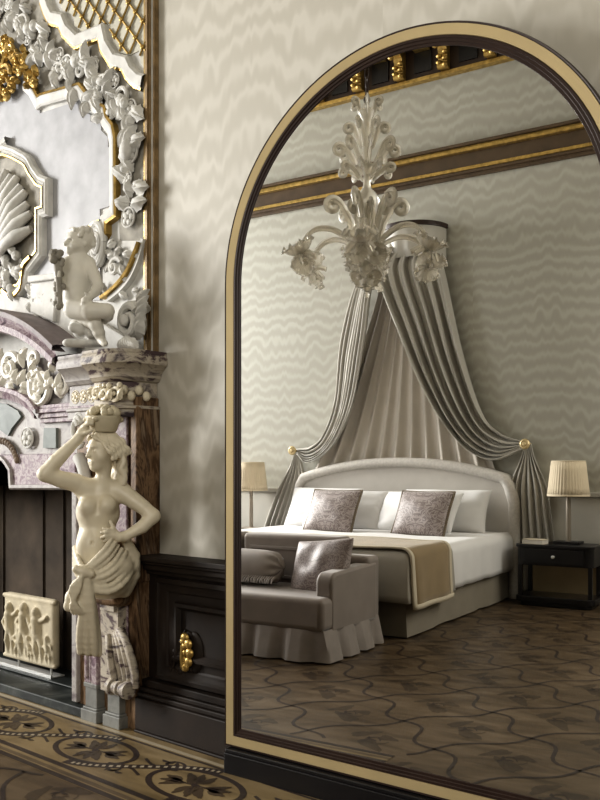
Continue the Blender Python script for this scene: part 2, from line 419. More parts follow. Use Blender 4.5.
def ribbon(pts, w, z, mi, ok=None):
    n = len(pts)
    for i in range(n-1):
        a, b = Vector(pts[i][:2]), Vector(pts[i+1][:2])
        if ok and not (ok(a) and ok(b)): continue
        pa = Vector(pts[max(i-1,0)][:2]); nb_ = Vector(pts[min(i+2,n-1)][:2])
        ta = (b-pa).normalized(); tb = (nb_-a).normalized()
        wa = w[i] if isinstance(w, list) else w; wb = w[i+1] if isinstance(w, list) else w
        na, nb2 = Vector((-ta.y,ta.x))*wa/2, Vector((-tb.y,tb.x))*wb/2
        fl.add([(*(a-na),z),(*(b-nb2),z),(*(b+nb2),z),(*(a+na),z)], [(0,1,2,3)], mi)
def blot(c, rx, ry, ang, z, mi, ok=None, n=12, wob=.25, ph=0):
    if ok and not ok(c): return
    pts = []
    for k in range(n):
        q = 2*PI*k/n; r = 1+wob*math.sin(3*q+ph)
        x, y = rx*r*math.cos(q), ry*r*math.sin(q)
        pts.append((c[0]+x*math.cos(ang)-y*math.sin(ang), c[1]+x*math.sin(ang)+y*math.cos(ang), z))
    fl.add(pts, [tuple(range(n))], mi)
A1, A2, O = Vector((.262,.279)), Vector((-.283,.333)), Vector((-1.683,.988))
for k in range(-14, 15):
    for U, Vv in ((A1,A2),(A2,A1)):
        pts = []
        pr = Vector((-U.y,U.x)).normalized(); s = -1 if U is A1 else -.6
        for i in range(-14*10, 14*10+1):
            t = i/10
            pts.append(O + Vv*k + U*t + pr*(s*.046*math.sin(2*PI*t)))
        ribbon(pts, .016, .0009, 1, in_field)
rnd = random.Random(3)
for i in range(-13,14):
    for j in range(-13,14):
        c = O + A1*(i+.5) + A2*(j+.5)
        if not in_field(c): continue
        blot(c+Vector((.03,.05)), .085, .035, .75+rnd.uniform(-.2,.2), .0004, 2, in_field, ph=rnd.random()*6)
        blot(c+Vector((-.05,-.06)), .07, .028, 2.2+rnd.uniform(-.2,.2), .0005, 2, in_field, ph=rnd.random()*6)
        blot(c+Vector((.06,-.05)), .045, .03, .2, .0006, 2, in_field, ph=rnd.random()*6)
        for q in range(3): blot(c+Vector((.018*math.cos(q*2.1),.018*math.sin(q*2.1))), .018, .007, q*2.1, .0010, 1, in_field)
        ribbon([c+Vector((-.01+.05*t, -.015-.03*math.sin(t*3))) for t in (0,.3,.6,.9,1.2)], .005, .0010, 1, in_field)
        curl = [c+Vector((.055*math.cos(a)*(1-a/9)+.03, .055*math.sin(a)*(1-a/9)-.01)) for a in [q*.45 for q in range(14)]]
        ribbon(curl, .007, .0007, 2, in_field)
fl.add([(X0,BY0,.0012),(BX1,BY0,.0012),(BX1,BY1,.0012),(X0,BY1,.0012)], [(0,1,2,3)], 3)
def stripe(y, w, mi): fl.add([(X0,y-w/2,.0016),(BX1,y-w/2,.0016),(BX1,y+w/2,.0016),(X0,y+w/2,.0016)], [(0,1,2,3)], mi)
stripe(1.765,.026,1); stripe(1.795,.02,0); stripe(1.835,.026,1); stripe(2.19,.012,1); stripe(2.215,.022,4)
for k in range(-5, 3):
    cx, cy = -2.795+.572*k, 2.018
    if cx-.2 > BX1: continue
    okb = lambda p: p[0] < BX1
    ring = [(cx+.205*math.cos(2*PI*q/40), cy+.118*math.sin(2*PI*q/40)) for q in range(41)]
    ribbon(ring, .022, .0021, 1, okb)
    for q in range(4):
        a = .3+q*PI/2
        for da in (-.8,0,.8): blot((cx+.085*math.cos(a+da*.45)*1.2, cy+.050*math.sin(a+da*.45)), .046, .018, a+da*.6, .0021, 2, okb)
        ribbon([(cx,cy),(cx+.11*math.cos(a),cy+.06*math.sin(a))], .006, .0022, 1, okb)
    blot((cx,cy), .018, .012, 0, .0023, 1, okb)
    path = [(cx+.572*t, cy-.148*math.cos(PI*t)) for t in [q/50+.03 for q in range(48)]]
    ribbon(path, .040, .0018, 1, okb)
    for i in range(3, 46, 2): ribbon([path[i],path[i+1]], .018, .0022, 4, okb)
    for sx in (-1,1):                         # tendrils in the spandrels
        ex, ey = cx+.286+sx*.07, cy+sx*.085
        spir = [(ex+sx*(.06-.0042*q)*math.cos(q*.42), ey+(.045-.003*q)*math.sin(q*.42)) for q in range(13)]
        ribbon(spir, .012, .0020, 1, okb)
        ribbon([(ex-sx*.13,ey-sx*.02),(ex-sx*.07,ey-sx*.045),(ex,ey-sx*.05),(ex+sx*.06,ey-sx*.03)], .012, .0020, 1, okb)
        for q in range(3): blot((ex-sx*.05+q*.03*sx, ey+sx*.01), .02,.008, q*1.0, .0020, 1, okb)
tag(fl.build('floor', [W_FIELD,W_LINE,W_LEAF,W_BAND,W_PALE], smooth=False), 'inlaid floor of wavy dark lines with a scroll border by the hearth', 'floor', kind='structure')
# ---- dado on the fireplace wall
d = MB(); xa = -2.868
for z0, z1, y in ((0,.012,2.262),(.012,.145,2.268),(.145,.165,2.280),(.165,.185,2.292),(.185,.215,2.305),(.215,.67,2.342),(.655,.675,2.325),(.675,.700,2.305),(.700,.712,2.290),(.712,.735,2.278)):
    d.box(xa,-2.0,y,YW,z0,z1)
    d.box(-2.0,X1,2.352+(y-2.262)*.35,YW,z0,z1)
trim = tag(d.build('trim_1', WALNUT, bevel=.004, smooth=False), 'dark carved walnut dado under the silk wall', 'trim', kind='structure')
fr = MB(); pa, pb = -2.77, -2.06
for x0,x1 in ((pa,pb),):
    fr.mould([(x0,.255),(x0,.615),(x1,.615),(x1,.255)], 2.342, [(.03,0),(.03,.022),(.012,.026),(0,.014),(-.02,.010),(-.03,0)], closed=True)
    fr.mould([(x0+.10,.335),(x0+.10,.535),(x1-.10,.535),(x1-.10,.335)], 2.342, [(.018,0),(.014,.02),(0,.022),(-.014,.004)], closed=True)
fr.build('panel_moulding', WALNUT, trim)
cv = MB(); gx, gz = at_y(186,652,2.325); rn = random.Random(5)
for k in range(16):
    a = rn.uniform(.9,5.4); q = rn.uniform(.02,.085)
    cv.ball((gx-.03+q*math.cos(a)*.8, 2.338, gz+q*math.sin(a)*1.1), (.022,.014,.017), 8, 6)
cv.tube([(gx-.10+.01*i, 2.336, gz-.10+.02*i+.01*math.sin(i)) for i in range(10)], .008, 6)
cv.ball((gx+.035,2.340,gz), (.05,.012,.085), 14, 8)
cv.build('carved_leaf', WALNUT, trim)
g = MB()
for k in range(5):
    a = (k-2)*.62
    g.ball((gx-.012+.040*math.cos(a), 2.318, gz+.062*math.sin(a)), (.024,.012,.021), 10, 7); g.ball((gx-.014+.020*math.cos(a), 2.314, gz+.045*math.sin(a)), (.014,.010,.014), 8, 6)
g.tube([(gx-.012,2.316,gz-.06),(gx-.004,2.31,gz-.02),(gx-.008,2.31,gz+.03)], [.009,.011,.006], 8)
g.build('gilded_flower', GOLD, trim)
# ---- bed wall: pale wainscot, picture rail, bracketed cornice
for nm,x0,x1,sd in (('trim_2',X0,-4.95,'left'),('trim_5',-2.60,X1,'right')):
    w = MB(); w.box(x0,x1,YB,YB+.035,0,.86); w.box(x0,x1,YB,YB+.05,.86,.90); w.box(x0,x1,YB,YB+.055,0,.10)
    tag(w.build(nm, WAINSCOT, bevel=.006, smooth=False), 'pale padded wainscot behind the %s bedside table' % sd, 'trim', kind='structure')
RAIL = plain('brown_rail', (.085,.055,.03), .4, var=.2)
r = MB()
r.mould([(X0,3.66),(X1,3.66)], YB, [(0,0)], 0) if False else None
def railbar(z0,z1,h,mi): r.box(X0,X1,YB,YB+h,z0,z1,mi)
railbar(3.685,3.935,.03,0); railbar(3.69,3.715,.05,0); railbar(3.715,3.745,.062,1); railbar(3.875,3.905,.075,1); railbar(3.905,3.925,.055,1); railbar(3.925,3.95,.085,0); railbar(3.66,3.685,.03,0)
tag(r.build('trim_3', [RAIL,GOLD], bevel=.004, smooth=False), 'brown and gilt picture rail across the silk wall', 'trim', kind='structure')
c = MB(); CORN = plain('umber_cornice', (.045,.026,.016), .5, var=.25)
def cb(z0,z1,h,mi): c.box(X0,X1,YB,YB+h,z0,z1,mi)
cb(4.595,4.63,.07,1); cb(4.63,4.92,.04,0); cb(4.90,4.93,.09,0); cb(4.93,5.05,.34,0); cb(5.05,5.08,.36,1); cb(5.08,5.25,.40,0); cb(4.93,4.945,.345,1)
corn = tag(c.build('trim_4', [CORN,GOLD], bevel=.004, smooth=False), 'dark bracketed cornice with gilt blocks at the top of the bed wall', 'trim', kind='structure')
b = MB(); dk = MB(); pn = MB(); dn = MB()
prof = [(YB+.04,4.64),(YB+.085,4.66),(YB+.11,4.70),(YB+.105,4.76),(YB+.13,4.82),(YB+.24,4.87),(YB+.31,4.90),(YB+.31,4.93),(YB+.04,4.93)]
def brk(mb, x0, x1):
    n = len(prof)
    vs = [(x,y,z) for x in (x0,x1) for y,z in prof]
    mb.add(vs, [tuple(range(n)), tuple(range(2*n-1,n-1,-1))]+[(i,(i+1)%n,n+(i+1)%n,n+i) for i in range(n)])
brk(b,-.042,.042)
for k in range(9):
    zz = 4.66+.028*k; b.ball((0.028*(-1)**k,YB+.09+(.02*k if k>4 else .01)+.02,zz), (.028,.03,.02), 8, 6)
b.tube([(-.048,YB+.26,4.885),(.048,YB+.26,4.885)], .035, 10); b.tube([(-.048,YB+.10,4.665),(.048,YB+.10,4.665)], .028, 10)
b0 = b.build('bracket', GOLD, corn)
dk.box(-.17,.0,YB+.04,YB+.055,4.68,4.86); k0 = dk.build('panel', EBONY, corn)
dn.box(-.07,.07,YB+.06,YB+.16,4.86,4.905); dn.ball((0,YB+.14,4.90),(.05,.04,.035),10,7); dn.ball((-.05,YB+.12,4.89),(.03,.03,.025),8,6); dn.ball((.05,YB+.12,4.89),(.03,.03,.025),8,6)
n0 = dn.build('gilt_block', GOLD, corn)
x = -3.76-.43*5; first = True
while x < X1-.2:
    if first: q = (b0,k0,n0); first = False
    else:
        q = tuple(o.copy() for o in (b0,k0,n0))
        for o in q: col.objects.link(o); o.parent = corn
    q[0].location.x = x; q[1].location.x = x+.30; q[2].location.x = x+.215
    x += .43
# ---- mirror standing against the wall
mr = empty('standing_mirror', MP, MA, 'tall arched standing mirror in a gilt and dark frame on the inlaid floor', 'mirror')
ML, MR_, MZ = -.024, 1.420, 1.757; RR = (MR_-ML)/2; MC = (ML+MR_)/2
def arch(o=0.0, n=64):
    p = [(ML+o,.088+o),(ML+o,MZ)]
    p += [(MC-(RR-o)*math.cos(PI*i/n), MZ+(RR-o)*math.sin(PI*i/n)) for i in range(1,n)]
    return p+[(MR_-o,MZ),(MR_-o,.088+o)]
base = arch()
MB().mould(base, .03, [(0,0),(0,.034),(-.004,.042),(-.009,.040),(-.010,.02)], closed=True).build('outer_edge', DARKBROWN, mr)
MB().mould(base, .03, [(-.009,.03),(-.010,.042),(-.040,.038),(-.042,.035),(-.042,.02)], closed=True).build('gilt_band', GOLDPALE, mr)
MB().mould(base, .03, [(-.041,.03),(-.043,.039),(-.050,.039),(-.052,.036),(-.060,.036),(-.062,.033),(-.070,.033),(-.071,.031),(-.072,.028)], closed=True).build('inner_band', DARKBROWN, mr)
MB().add([(x,0,z) for x,z in arch(.066)], [tuple(range(len(base)-1,-1,-1))]).build('mirror_glass', SILVER, mr, smooth=False)
MB().slab(arch(.004), .004, .03).build('backboard', WALNUT, mr, smooth=False)
MB().box(-.003,1.41,-.038,.05,0,.074).box(.0,1.407,-.034,.05,.074,.088).build('plinth', EBONY, mr, bevel=.003, smooth=False)
# ================================================================== bed side of the room (seen in the mirror)
BC = -3.77; BR, BL = BC+1.13, BC-1.13
def wob(p, s=3.0, a=.01): return a*mnoise.noise(Vector(p)*s)
bed = empty('bed', (BC,-1.4,0), 0, 'large double bed with an ivory arched headboard against the silk wall', 'bed')
TB = Matrix.Translation((-BC,1.4,0))
def hb(o=0.0, n=48):
    pts = [(BL+o,.0),(BL+o,.80)]
    for i in range(n+1):
        u = -1+2*i/n; x = BC+u*(1.13-o)
        z = 1.01+.185*(1-abs(u)**2.2) - .20*max(0,(abs(u)-.90)/.10)**2.2 - o
        pts.append((x,z))
    return pts+[(BR-o,.80),(BR-o,0)]
hbo = MB().slab(hb(.05), YB+.03, YB+.11, T=TB).build('headboard', HEADFAB, bed, smooth=False)
bo = MB()
P = hb(.045); m = []
bo.mould(hb(0), YB+.02, [(0,0),(0,-.10),(-.012,-.125),(-.045,-.135),(-.078,-.125),(-.09,-.10),(-.09,-.05)], T=TB)
bo.build('headboard_border', plain('ivory_gathered_border',(.56,.53,.49),.7,var=.10,scale=45), hbo, angle=60)
sk = MB()
def skirt(x0,x1,y0,y1,z0,z1,pitch,amp,flare,inv=True):
    "pleated valance running down one side, across the foot, up the other"
    path = [(x0,y0),(x0,y1),(x1,y1),(x1,y0)]; out = []
    nrm = [(-1,0),(0,1),(1,0)]
    for k in range(3):
        a, b = path[k], path[k+1]; L = math.hypot(b[0]-a[0], b[1]-a[1]); n = max(2, int(L/pitch)*8)
        for i in range(n+(k == 2)):
            t = i/n; q = (t*L/pitch) % 1; s = amp*(1 if q < .68 else (1-abs((q-.84)/.16))*-.9+.1)
            s += amp*.4*math.sin(t*L*5)
            out.append((lerp(a[0],b[0],t), lerp(a[1],b[1],t), nrm[k], s))
    def fn(u, v):
        i = min(int(round(u*(len(out)-1))), len(out)-1); x,y,nn,s = out[i]; w = s*(.35+.65*(1-v))+flare*(1-v)
        return (x+nn[0]*w, y+nn[1]*w, lerp(z0,z1,v))
    return fn, len(out)-1
fn, n = skirt(BL+.095,BR-.085,-2.45,-.31,.012,.30,.72,.012,.006)
sk.grid(fn, n, 5, T=TB); sk.build('bed_skirt', SKIRTFAB, bed, angle=70)
MB().box(BL+.15,BR-.15,-2.42,-.38,.10,.50, T=TB).build('mattress', LINEN, bed, bevel=.05, seg=4)
def drape(name, mat, x0,x1,y0,y1, zt, r, dl, dr, df, label, cat, flare=.02, fold=.008, db=0.0, thick=.012):
    "cloth lying on the bed: drops dl / dr at the left and right, df over the foot"
    def prof(a, b, da, dbb):
        out = []
        def side(e, s, dd):
            if dd <= 0: return [(e,0)]
            o = []
            for k in range(7): o.append((e+s*flare*(1-k/6), lerp(dd, r, k/6)))
            for k in range(1,7):
                q = k/6*PI/2; o.append((e-s*r*(1-math.cos(q)), r-r*math.sin(q)))
            return o
        L = side(a, -1, da); R_ = side(b, 1, dbb)[::-1]
        xa, xb = L[-1][0], R_[0][0]; n = max(3,int((xb-xa)/.06))
        return L+[(lerp(xa,xb,i/n),0) for i in range(1,n)]+R_
    xs = prof(x0,x1,dl,dr); ys = prof(y0,y1,db,df)
    def fn(u,v):
        x,dx = xs[min(int(round(u*(len(xs)-1))),len(xs)-1)]; y,dy = ys[min(int(round(v*(len(ys)-1))),len(ys)-1)]
        z = zt-max(dx,dy); h = max(dx,dy)
        k = fold*math.sin(y*17+1.3)*min(1,dx*5)+fold*.6*math.sin(y*31)*min(1,dx*5); kx = fold*math.sin(x*13)*min(1,dy*5)
        return (x+(k if x > BC else -k), y+kx, z+wob((x,y,0),2.6,.010)*(h<.05)+wob((x,y,5),7,.004))
    o = MB().grid(fn, len(xs)-1, len(ys)-1).build(name, mat, angle=80, solid=thick)
    return tag(o, label, cat)
drape('duvet', LINEN, BL+.045, BR-.045, -2.38, -.265, .555, .07, .31,.31,.30, 'smooth white duvet spread over the bed', 'duvet', flare=.004, fold=.005)
drape('foot_shade_cover', BEIGE, BL+.032, BR-.032, -.98, -.243, .568, .07, .325,.325,.325, 'taupe cover added at the bed foot for the shaded drop of the duvet', 'foot_shade_cover')  # added cover, its taupe paints the shaded foot drop of the duvet
th = MB()
drape('throw_blanket', THROW, BL+.016, BR-.034+.018, -.90, -.275, .585, .065, .37,.37,0, 'tan wool throw with a cream border hanging over the bed side', 'blanket', fold=.006)
thr = bpy.data.objects['throw_blanket']
for y0,y1 in ((-.915,-.878),(-.295,-.258)):
    e = drape('border_x', THROWEDGE, BL+.014, BR-.014, y0,y1, .588, .065, .385,.385,0, None, None, fold=.006, thick=.014); e.name = 'border'; e.parent = thr
for sx in (1,-1):
    xx = BR+.006 if sx > 0 else BL-.006
    e = MB().grid(lambda u,v: (xx+sx*.004+sx*.006*math.sin(lerp(-.915,-.26,u)*17+1.3), lerp(-.915,-.26,u), lerp(.20,.232,v)), 16, 2).build('border', THROWEDGE, thr, solid=.016)
# ---- pillows
def pillow_mesh(w, h, t, mats, name, parent, nu=26, crease=.012, seed=0, pow_=.42, pinch=.06):
    mb = MB()
    for s in (1,-1):
        def fn(u,v):
            a, b = 2*u-1, 2*v-1
            a = math.copysign(1-(1-abs(a))**1.5, a); b = math.copysign(1-(1-abs(b))**1.5, b)
            x = a*w/2*(1-pinch*(1-b*b)); z = h/2+b*h/2*(1-pinch*(1-a*a))
            k = max(0,(1-a*a)*(1-b*b))**pow_
            y = s*t/2*k + crease*k*mnoise.noise(Vector((a*2.2+seed,b*2.2,seed*3.1+s))) - .02*(1-b)*0
            return (x,y,z)
        mb.grid(fn, nu, nu)
    return mb.build(name, mats, parent, angle=75)
def piping(w, h, r, mat, parent, pinch=.06, name='piping'):
    pts = []
    for k in range(4):
        for i in range(16):
            q = -1+2*i/16
            a, b = [(q,-1),(1,q),(-q,1),(-1,-q)][k]
            pts.append((a*w/2*(1-pinch*(1-b*b)), 0, h/2+b*h/2*(1-pinch*(1-a*a))))
    pts.append(pts[0])
    return MB().tube(pts, r, 6, cap=False).build(name, mat, parent)
def place(o, x, y, z, lean, yaw=0, roll=0):
    o.location = (x,y,z); o.rotation_euler = (math.radians(lean), math.radians(roll), math.radians(yaw))
for i,(x,y,yaw,ln,lab) in enumerate(((-4.46,-2.12,4,27,'white pillow at the far left of the headboard, behind the others'),(-4.12,-1.95,-6,33,'white pillow left of the bed centre, just behind the left patterned cushion'),
      (-3.44,-1.95,8,33,'white pillow right of the bed centre, just behind the right patterned cushion'),(-3.235,-2.12,-3,27,'white pillow at the far right of the headboard, its corner pointing up'))):
    e = pillow_mesh(.78,.41,.21,LINEN,'pillow',None,crease=.03,seed=i+1,pinch=.05); place(e,x,y,.545,ln,yaw); tag(e,lab,'pillow','white pillows on the bed')
PIPE = plain('bronze_cord', (.14,.11,.075), .6, var=.3, scale=60)
for x,yaw,lab in ((-4.215,4,'mink damask cushion with corded edge at the left of the bed'),(-3.375,8,'mink damask cushion with corded edge at the right of the bed')):
    e = pillow_mesh(.49,.395,.16,MINK,'patterned_cushion',None,seed=3,pinch=.04); place(e,x+.125,-1.66,.552,27,yaw); tag(e,lab,'cushion','patterned cushions on the bed')
    piping(.495,.395,.011,PIPE,e,.04)
# ---- settee at the foot of the bed
sofa = empty('settee', (BC,.25,0), 0, 'mink velvet settee with a pleated skirt at the foot of the bed', 'sofa')
TS = Matrix.Translation((-BC,-.25,0)); SR, SL, SF, SBk = -2.800, -4.740, .60, -.12
def sbox(name, x0,x1,y0,y1,z0,z1, mat, bev, sub=0, seg=4):
    return MB().box(x0,x1,y0,y1,z0,z1,T=TS).build(name, mat, sofa, bevel=bev, seg=seg)
sbox('base', SL+.02,SR-.02,SBk+.02,SF-.03,.10,.20,SOFAFAB,.02)
for x0,x1 in ((BC+.004,SR-.003),(SL+.003,BC-.004)):
    sc = sbox('seat_cushion', x0,x1,-.02,SF,.175,.365,SOFALIGHT if False else SOFAFAB,.035)
def arm(x0,x1):
    pts = [(SBk+.05,.16),(SBk+.05,.52),(.02,.515),(.30,.505),(.43,.50)]
    for k in range(9):
        q = PI/2*(1-k/8); pts.append((.43+.065*math.cos(q), .435+.065*math.sin(q)))
    pts += [(.495,.16)]
    n = len(pts); vs = [(x,y,z) for x in (x0,x1) for y,z in pts]
    return MB().add(vs, [tuple(range(n)), tuple(range(2*n-1,n-1,-1))]+[(i,(i+1)%n,n+(i+1)%n,n+i) for i in range(n)], 0, TS)
for x0,x1 in ((SR-.11,SR),(SL,SL+.11)):
    arm(x0,x1).build('arm', SOFAFAB, sofa, bevel=.018, seg=3)
sbox('back', SL+.005,SR-.005,SBk,.04,.16,.555,SOFAFAB,.03)
for x0,x1 in ((BC+.055,SR-.17),(SL+.17,BC+.02)):
    bc = sbox('back_cushion', x0,x1,-.06,.09,.33,.672,SOFAFAB,.03)
    xm0, xm1, pn = x0+.07, x1-.07, MB()
    pn.mould([(xm0,.40),(xm0,.585),(xm1,.585),(xm1,.40)], 0, [(.010,0),(.008,-.010),(-.008,-.010),(-.010,0)], closed=True, T=TS@Matrix.Translation((0,.089,0)))
    pn.build('piping', SOFALIGHT, bc)
fn, n = skirt(SL+.02,SR-.015,SBk+.02,SF-.02,.010,.185,.21,.026,.026)
MB().grid(fn, n, 6, T=TS).build('skirt', SOFALIGHT, sofa, angle=75)
e = pillow_mesh(.44,.36,.15,MINK2,'velvet_cushion',None,seed=6,pinch=.04,crease=.02); place(e,-3.02,.30,.325,21,10,-6); tag(e,'square mink velvet cushion leaning in the right corner of the settee','cushion')
e = MB()
def bol(u,v):
    a = 2*PI*u; r = (1-abs(2*v-1)**6)**.5; k = .012*math.sin(a*9)*sm(.72,.9,abs(2*v-1))
    return (-.34+.68*v, (.09*r+k)*math.cos(a), .112+(.110*r+k)*math.sin(a))
e.grid(bol, 54, 26, cu=True); e = e.build('lumbar_cushion', SOFALIGHT, angle=80); place(e,-3.63,.27,.365,12,0); tag(e,'long satin lumbar cushion lying along the settee seat','cushion')
fr_ = MB(); 
for i in range(40):
    x = -.33+.66*i/39; fr_.tube([(x,.075,.05),(x+.004*math.sin(i*2.1),.10,.028),(x+.006*math.sin(i*1.3),.105,.004)], [.006,.007,.004], 5)
fr_.build('fringe', SOFALIGHT, e)
# ---- bedside tables and lamps
def rounded(x0,x1,y0,y1,r,n=6):
    p = [(x0,y0),(x1,y0)]
    p += [(x1-r+r*math.cos(PI/2*i/n), y1-r+r*math.sin(PI/2*i/n)) for i in range(n+1)]
    p += [(x0+r-r*math.sin(PI/2*i/n), y1-r+r*math.cos(PI/2*i/n)) for i in range(n+1)]
    return p
BRONZEMIR = plain('bronze_mirror_panel', (.36,.29,.18), .25, .4, var=.05)
def night(x, lab):
    t = empty('bedside_table', (x,-2.235,0), 0, lab, 'bedside table', 'bedside tables')
    MB().prism(rounded(-.31,.31,-.155,.185,.05),.468,.492).build('tabletop', EBONY, t, bevel=.004, smooth=False)
    MB().prism(rounded(-.30,.30,-.15,.16,.045),.325,.468).build('body', EBONY, t, bevel=.003, smooth=False)
    dr = MB().box(-.235,.235,.155,.173,.338,.458).build('drawer', EBONY, t, bevel=.004, smooth=False)
    MB().lathe([(0,0),(.012,0),(.006,.012),(.014,.022),(.010,.030),(0,.032)],12,T=Matrix.Translation((0,.173,.40))@Matrix.Rotation(-PI/2,4,'X')).build('knob', STEEL, dr)
    for sx in (-1,1):
        for y in (-.13,.135): MB().box(sx*.275-.016,sx*.275+.016,y-.016,y+.016,.06,.33).build('leg', EBONY, t, bevel=.003, smooth=False)
    MB().box(-.26,.26,-.145,-.135,.08,.33).build('back_panel', BRONZEMIR, t, smooth=False)
    MB().prism(rounded(-.31,.31,-.155,.185,.06),.035,.08).prism(rounded(-.28,.28,-.13,.16,.05),0,.035).build('shelf', EBONY, t, bevel=.004, smooth=False)
    return t
night(-2.262,'black bedside table with an open shelf, right of the bed'); night(-5.25,'black bedside table left of the bed, half hidden by the settee')
def lamp(x, y, lab, base):
    t = empty('table_lamp', (x,y,.492), 0, lab, 'lamp', 'bedside lamps')
    MB().box(-.105,.105,-.07,.07,0,.022).build('base', base, t, bevel=.004, smooth=False)
    MB().tube([(0,0,.02),(0,0,.42)], [.022,.020,.018], 14).build('stem', LAMPWOOD, t)
    mb = MB(); zz = [(.163,.385),(.155,.45),(.147,.52),(.139,.59),(.131,.66)]
    mb.lathe(zz, 168, ripple=lambda a,v: .016*math.sin(a*42))
    sh = mb.build('lamp_shade', SHADE, t, angle=80, solid=.003)
    MB().lathe([(.166,.382),(.168,.392),(.165,.398)],48).build('lower_trim', SHADE, sh); MB().lathe([(.133,.655),(.135,.662),(.131,.667)],48).build('upper_trim', SHADE, sh)
    return t
lamp(-2.20,-2.27,'table lamp with a pleated cream shade on the right bedside table', EBONY); lamp(-5.315,-2.27,'table lamp with a pleated cream shade on the left bedside table', LAMPWOOD)
bk = MB().box(-.085,.085,-.06,.06,.003,.033).build('book', PAGES, smooth=False); bk.location = (-2.43,-2.14,.492); bk.rotation_euler.z = .1
tag(bk,'small ivory boxed book lying on the right bedside table','book')
MB().box(-.088,.088,-.063,.063,0,.004).box(-.088,.088,-.063,.063,.032,.037).build('cover', THROWEDGE, bk, bevel=.001, smooth=False)
# ---- canopy over the bed
CXc = -3.665
can = empty('bed_canopy', (CXc,YB,0), 0, 'half round bed crown with swagged oyster satin curtains on the wall over the bed', 'canopy')
TC = Matrix.Translation((-CXc,-YB,0))
def arcp(r, d, n=28): return [(CXc+.03-r*math.cos(PI*i/n), YB+.02+d*math.sin(PI*i/n)) for i in range(n+1)]
rim = arcp(.325,.32)
MB().prism(rim,3.235,3.275,T=TC).build('crown_rim', DARKBROWN, can, bevel=.006, smooth=False)
dm = MB(); A = arcp(.305,.30,96)
dm.grid(lambda u,v: (A[min(int(u*96+.5),96)][0]*(1)+0, YB+(A[min(int(u*96+.5),96)][1]-YB)*(.86+.14*sm(0,.35,v))+.008*math.sin(u*46)*(1-v), lerp(2.97,3.24,v)), 96, 4, T=TC)
dm.build('crown_valance', DRAPE, can, angle=70)
def curtain(side):
    # hem lines measured on the wall, mirrored about the bed axis
    if side > 0:
        outer = [(-3.345,3.06,.17),(-3.29,2.79,.15),(-3.145,2.12,.12),(-2.965,1.59,.11),(-2.80,1.40,.10),(-2.59,1.315,.09)]
        inner = [(-3.74,3.06,.29),(-3.86,2.85,.32),(-3.66,2.27,.26),(-3.49,1.85,.22),(-3.30,1.50,.18),(-3.08,1.25,.15),(-2.86,1.165,.13),(-2.62,1.262,.10)]
    else:
        outer = [(-3.94,3.06,.17),(-4.16,2.80,.15),(-4.33,2.30,.13),(-4.40,1.75,.12),(-4.54,1.43,.11),(-4.70,1.31,.10),(-4.87,1.285,.09)]
        inner = [(-3.74,3.06,.28),(-3.91,2.83,.32),(-4.03,2.28,.26),(-4.16,1.73,.22),(-4.34,1.40,.18),(-4.54,1.215,.15),(-4.73,1.150,.13),(-4.855,1.232,.10)]
    nv, nu = 60, 140
    O_, I_ = spline(outer, nv), spline(inner, nv)
    def fn(u,v):
        j = min(int(round(v*nv)),nv); o, i_ = O_[j], I_[j]
        x, z, d = (lerp(i_[k],o[k],u) for k in range(3))
        f = u*5.5
        am = lerp(.024,.052, math.sin(PI*min(1,v*1.1))) * (1-.55*sm(.8,1,v))
        s = math.sin(2*PI*f + 1.2*math.sin(v*3+side)); s = math.copysign(abs(s)**.75, s)
        s2 = .35*math.sin(2*PI*f*2.3+v*5)
        sag = .030*math.sin(PI*v)*math.sin(PI*u)
        return (x + .010*math.cos(2*PI*f), YB+d+am*(s+s2)*.9, z-sag)
    return MB().grid(fn, nu, nv, T=TC)
for s in (1,-1): curtain(s).build('side_curtain', DRAPE, can, angle=80, solid=.004)
bkc = MB()
def backfn(u,v):
    a = lerp(CXc-.26,CXc+.26,u); b = lerp(-4.72,-2.85,u)
    x = lerp(a,b,v**1.25); z = lerp(3.0,1.02,v)
    f = u*11; return (x+.006*math.cos(2*PI*f), YB+.055+.030*math.sin(2*PI*f+.5*math.sin(v*4+u*3))*(.5+.5*v)+.010*math.sin(2*PI*f*.41), z)
bkc.grid(backfn, 200, 30, T=TC); bkc.build('back_curtain', DRAPEIN, can, angle=80)
for s,x0,z0 in ((1,-2.575,1.30),(-1,-4.870,1.27)):
    def tail(u,v):
        z = lerp(z0,.05,v); w = lerp(.03,.15,sm(0,.35,v))+.07*v
        c0 = x0+ (0.05*sm(.1,1,v) if s > 0 else -.10*v-.17*sm(.1,.8,v))
        f = u*6
        return (c0+w*(2*u-1), YB+.075+(.010+.016*sm(0,.4,v))*math.sin(2*PI*f+s)+.006*math.sin(2*PI*f*2.2), z)
    MB().grid(tail, 90, 24, T=TC).build('curtain_tail', DRAPE, can, angle=80, solid=.004)
    ro = MB(); TT = TC@Matrix.Translation((x0,YB+.165,z0))@Matrix.Rotation(-PI/2,4,'X')
    ro.lathe([(0,.03),(.016,.028),(.022,.018),(.030,.022),(.040,.016),(.045,.004),(.040,0),(.012,-.01),(.012,-.15)],20,T=TT); 
    ro.build('holdback', GOLDPALE, can)
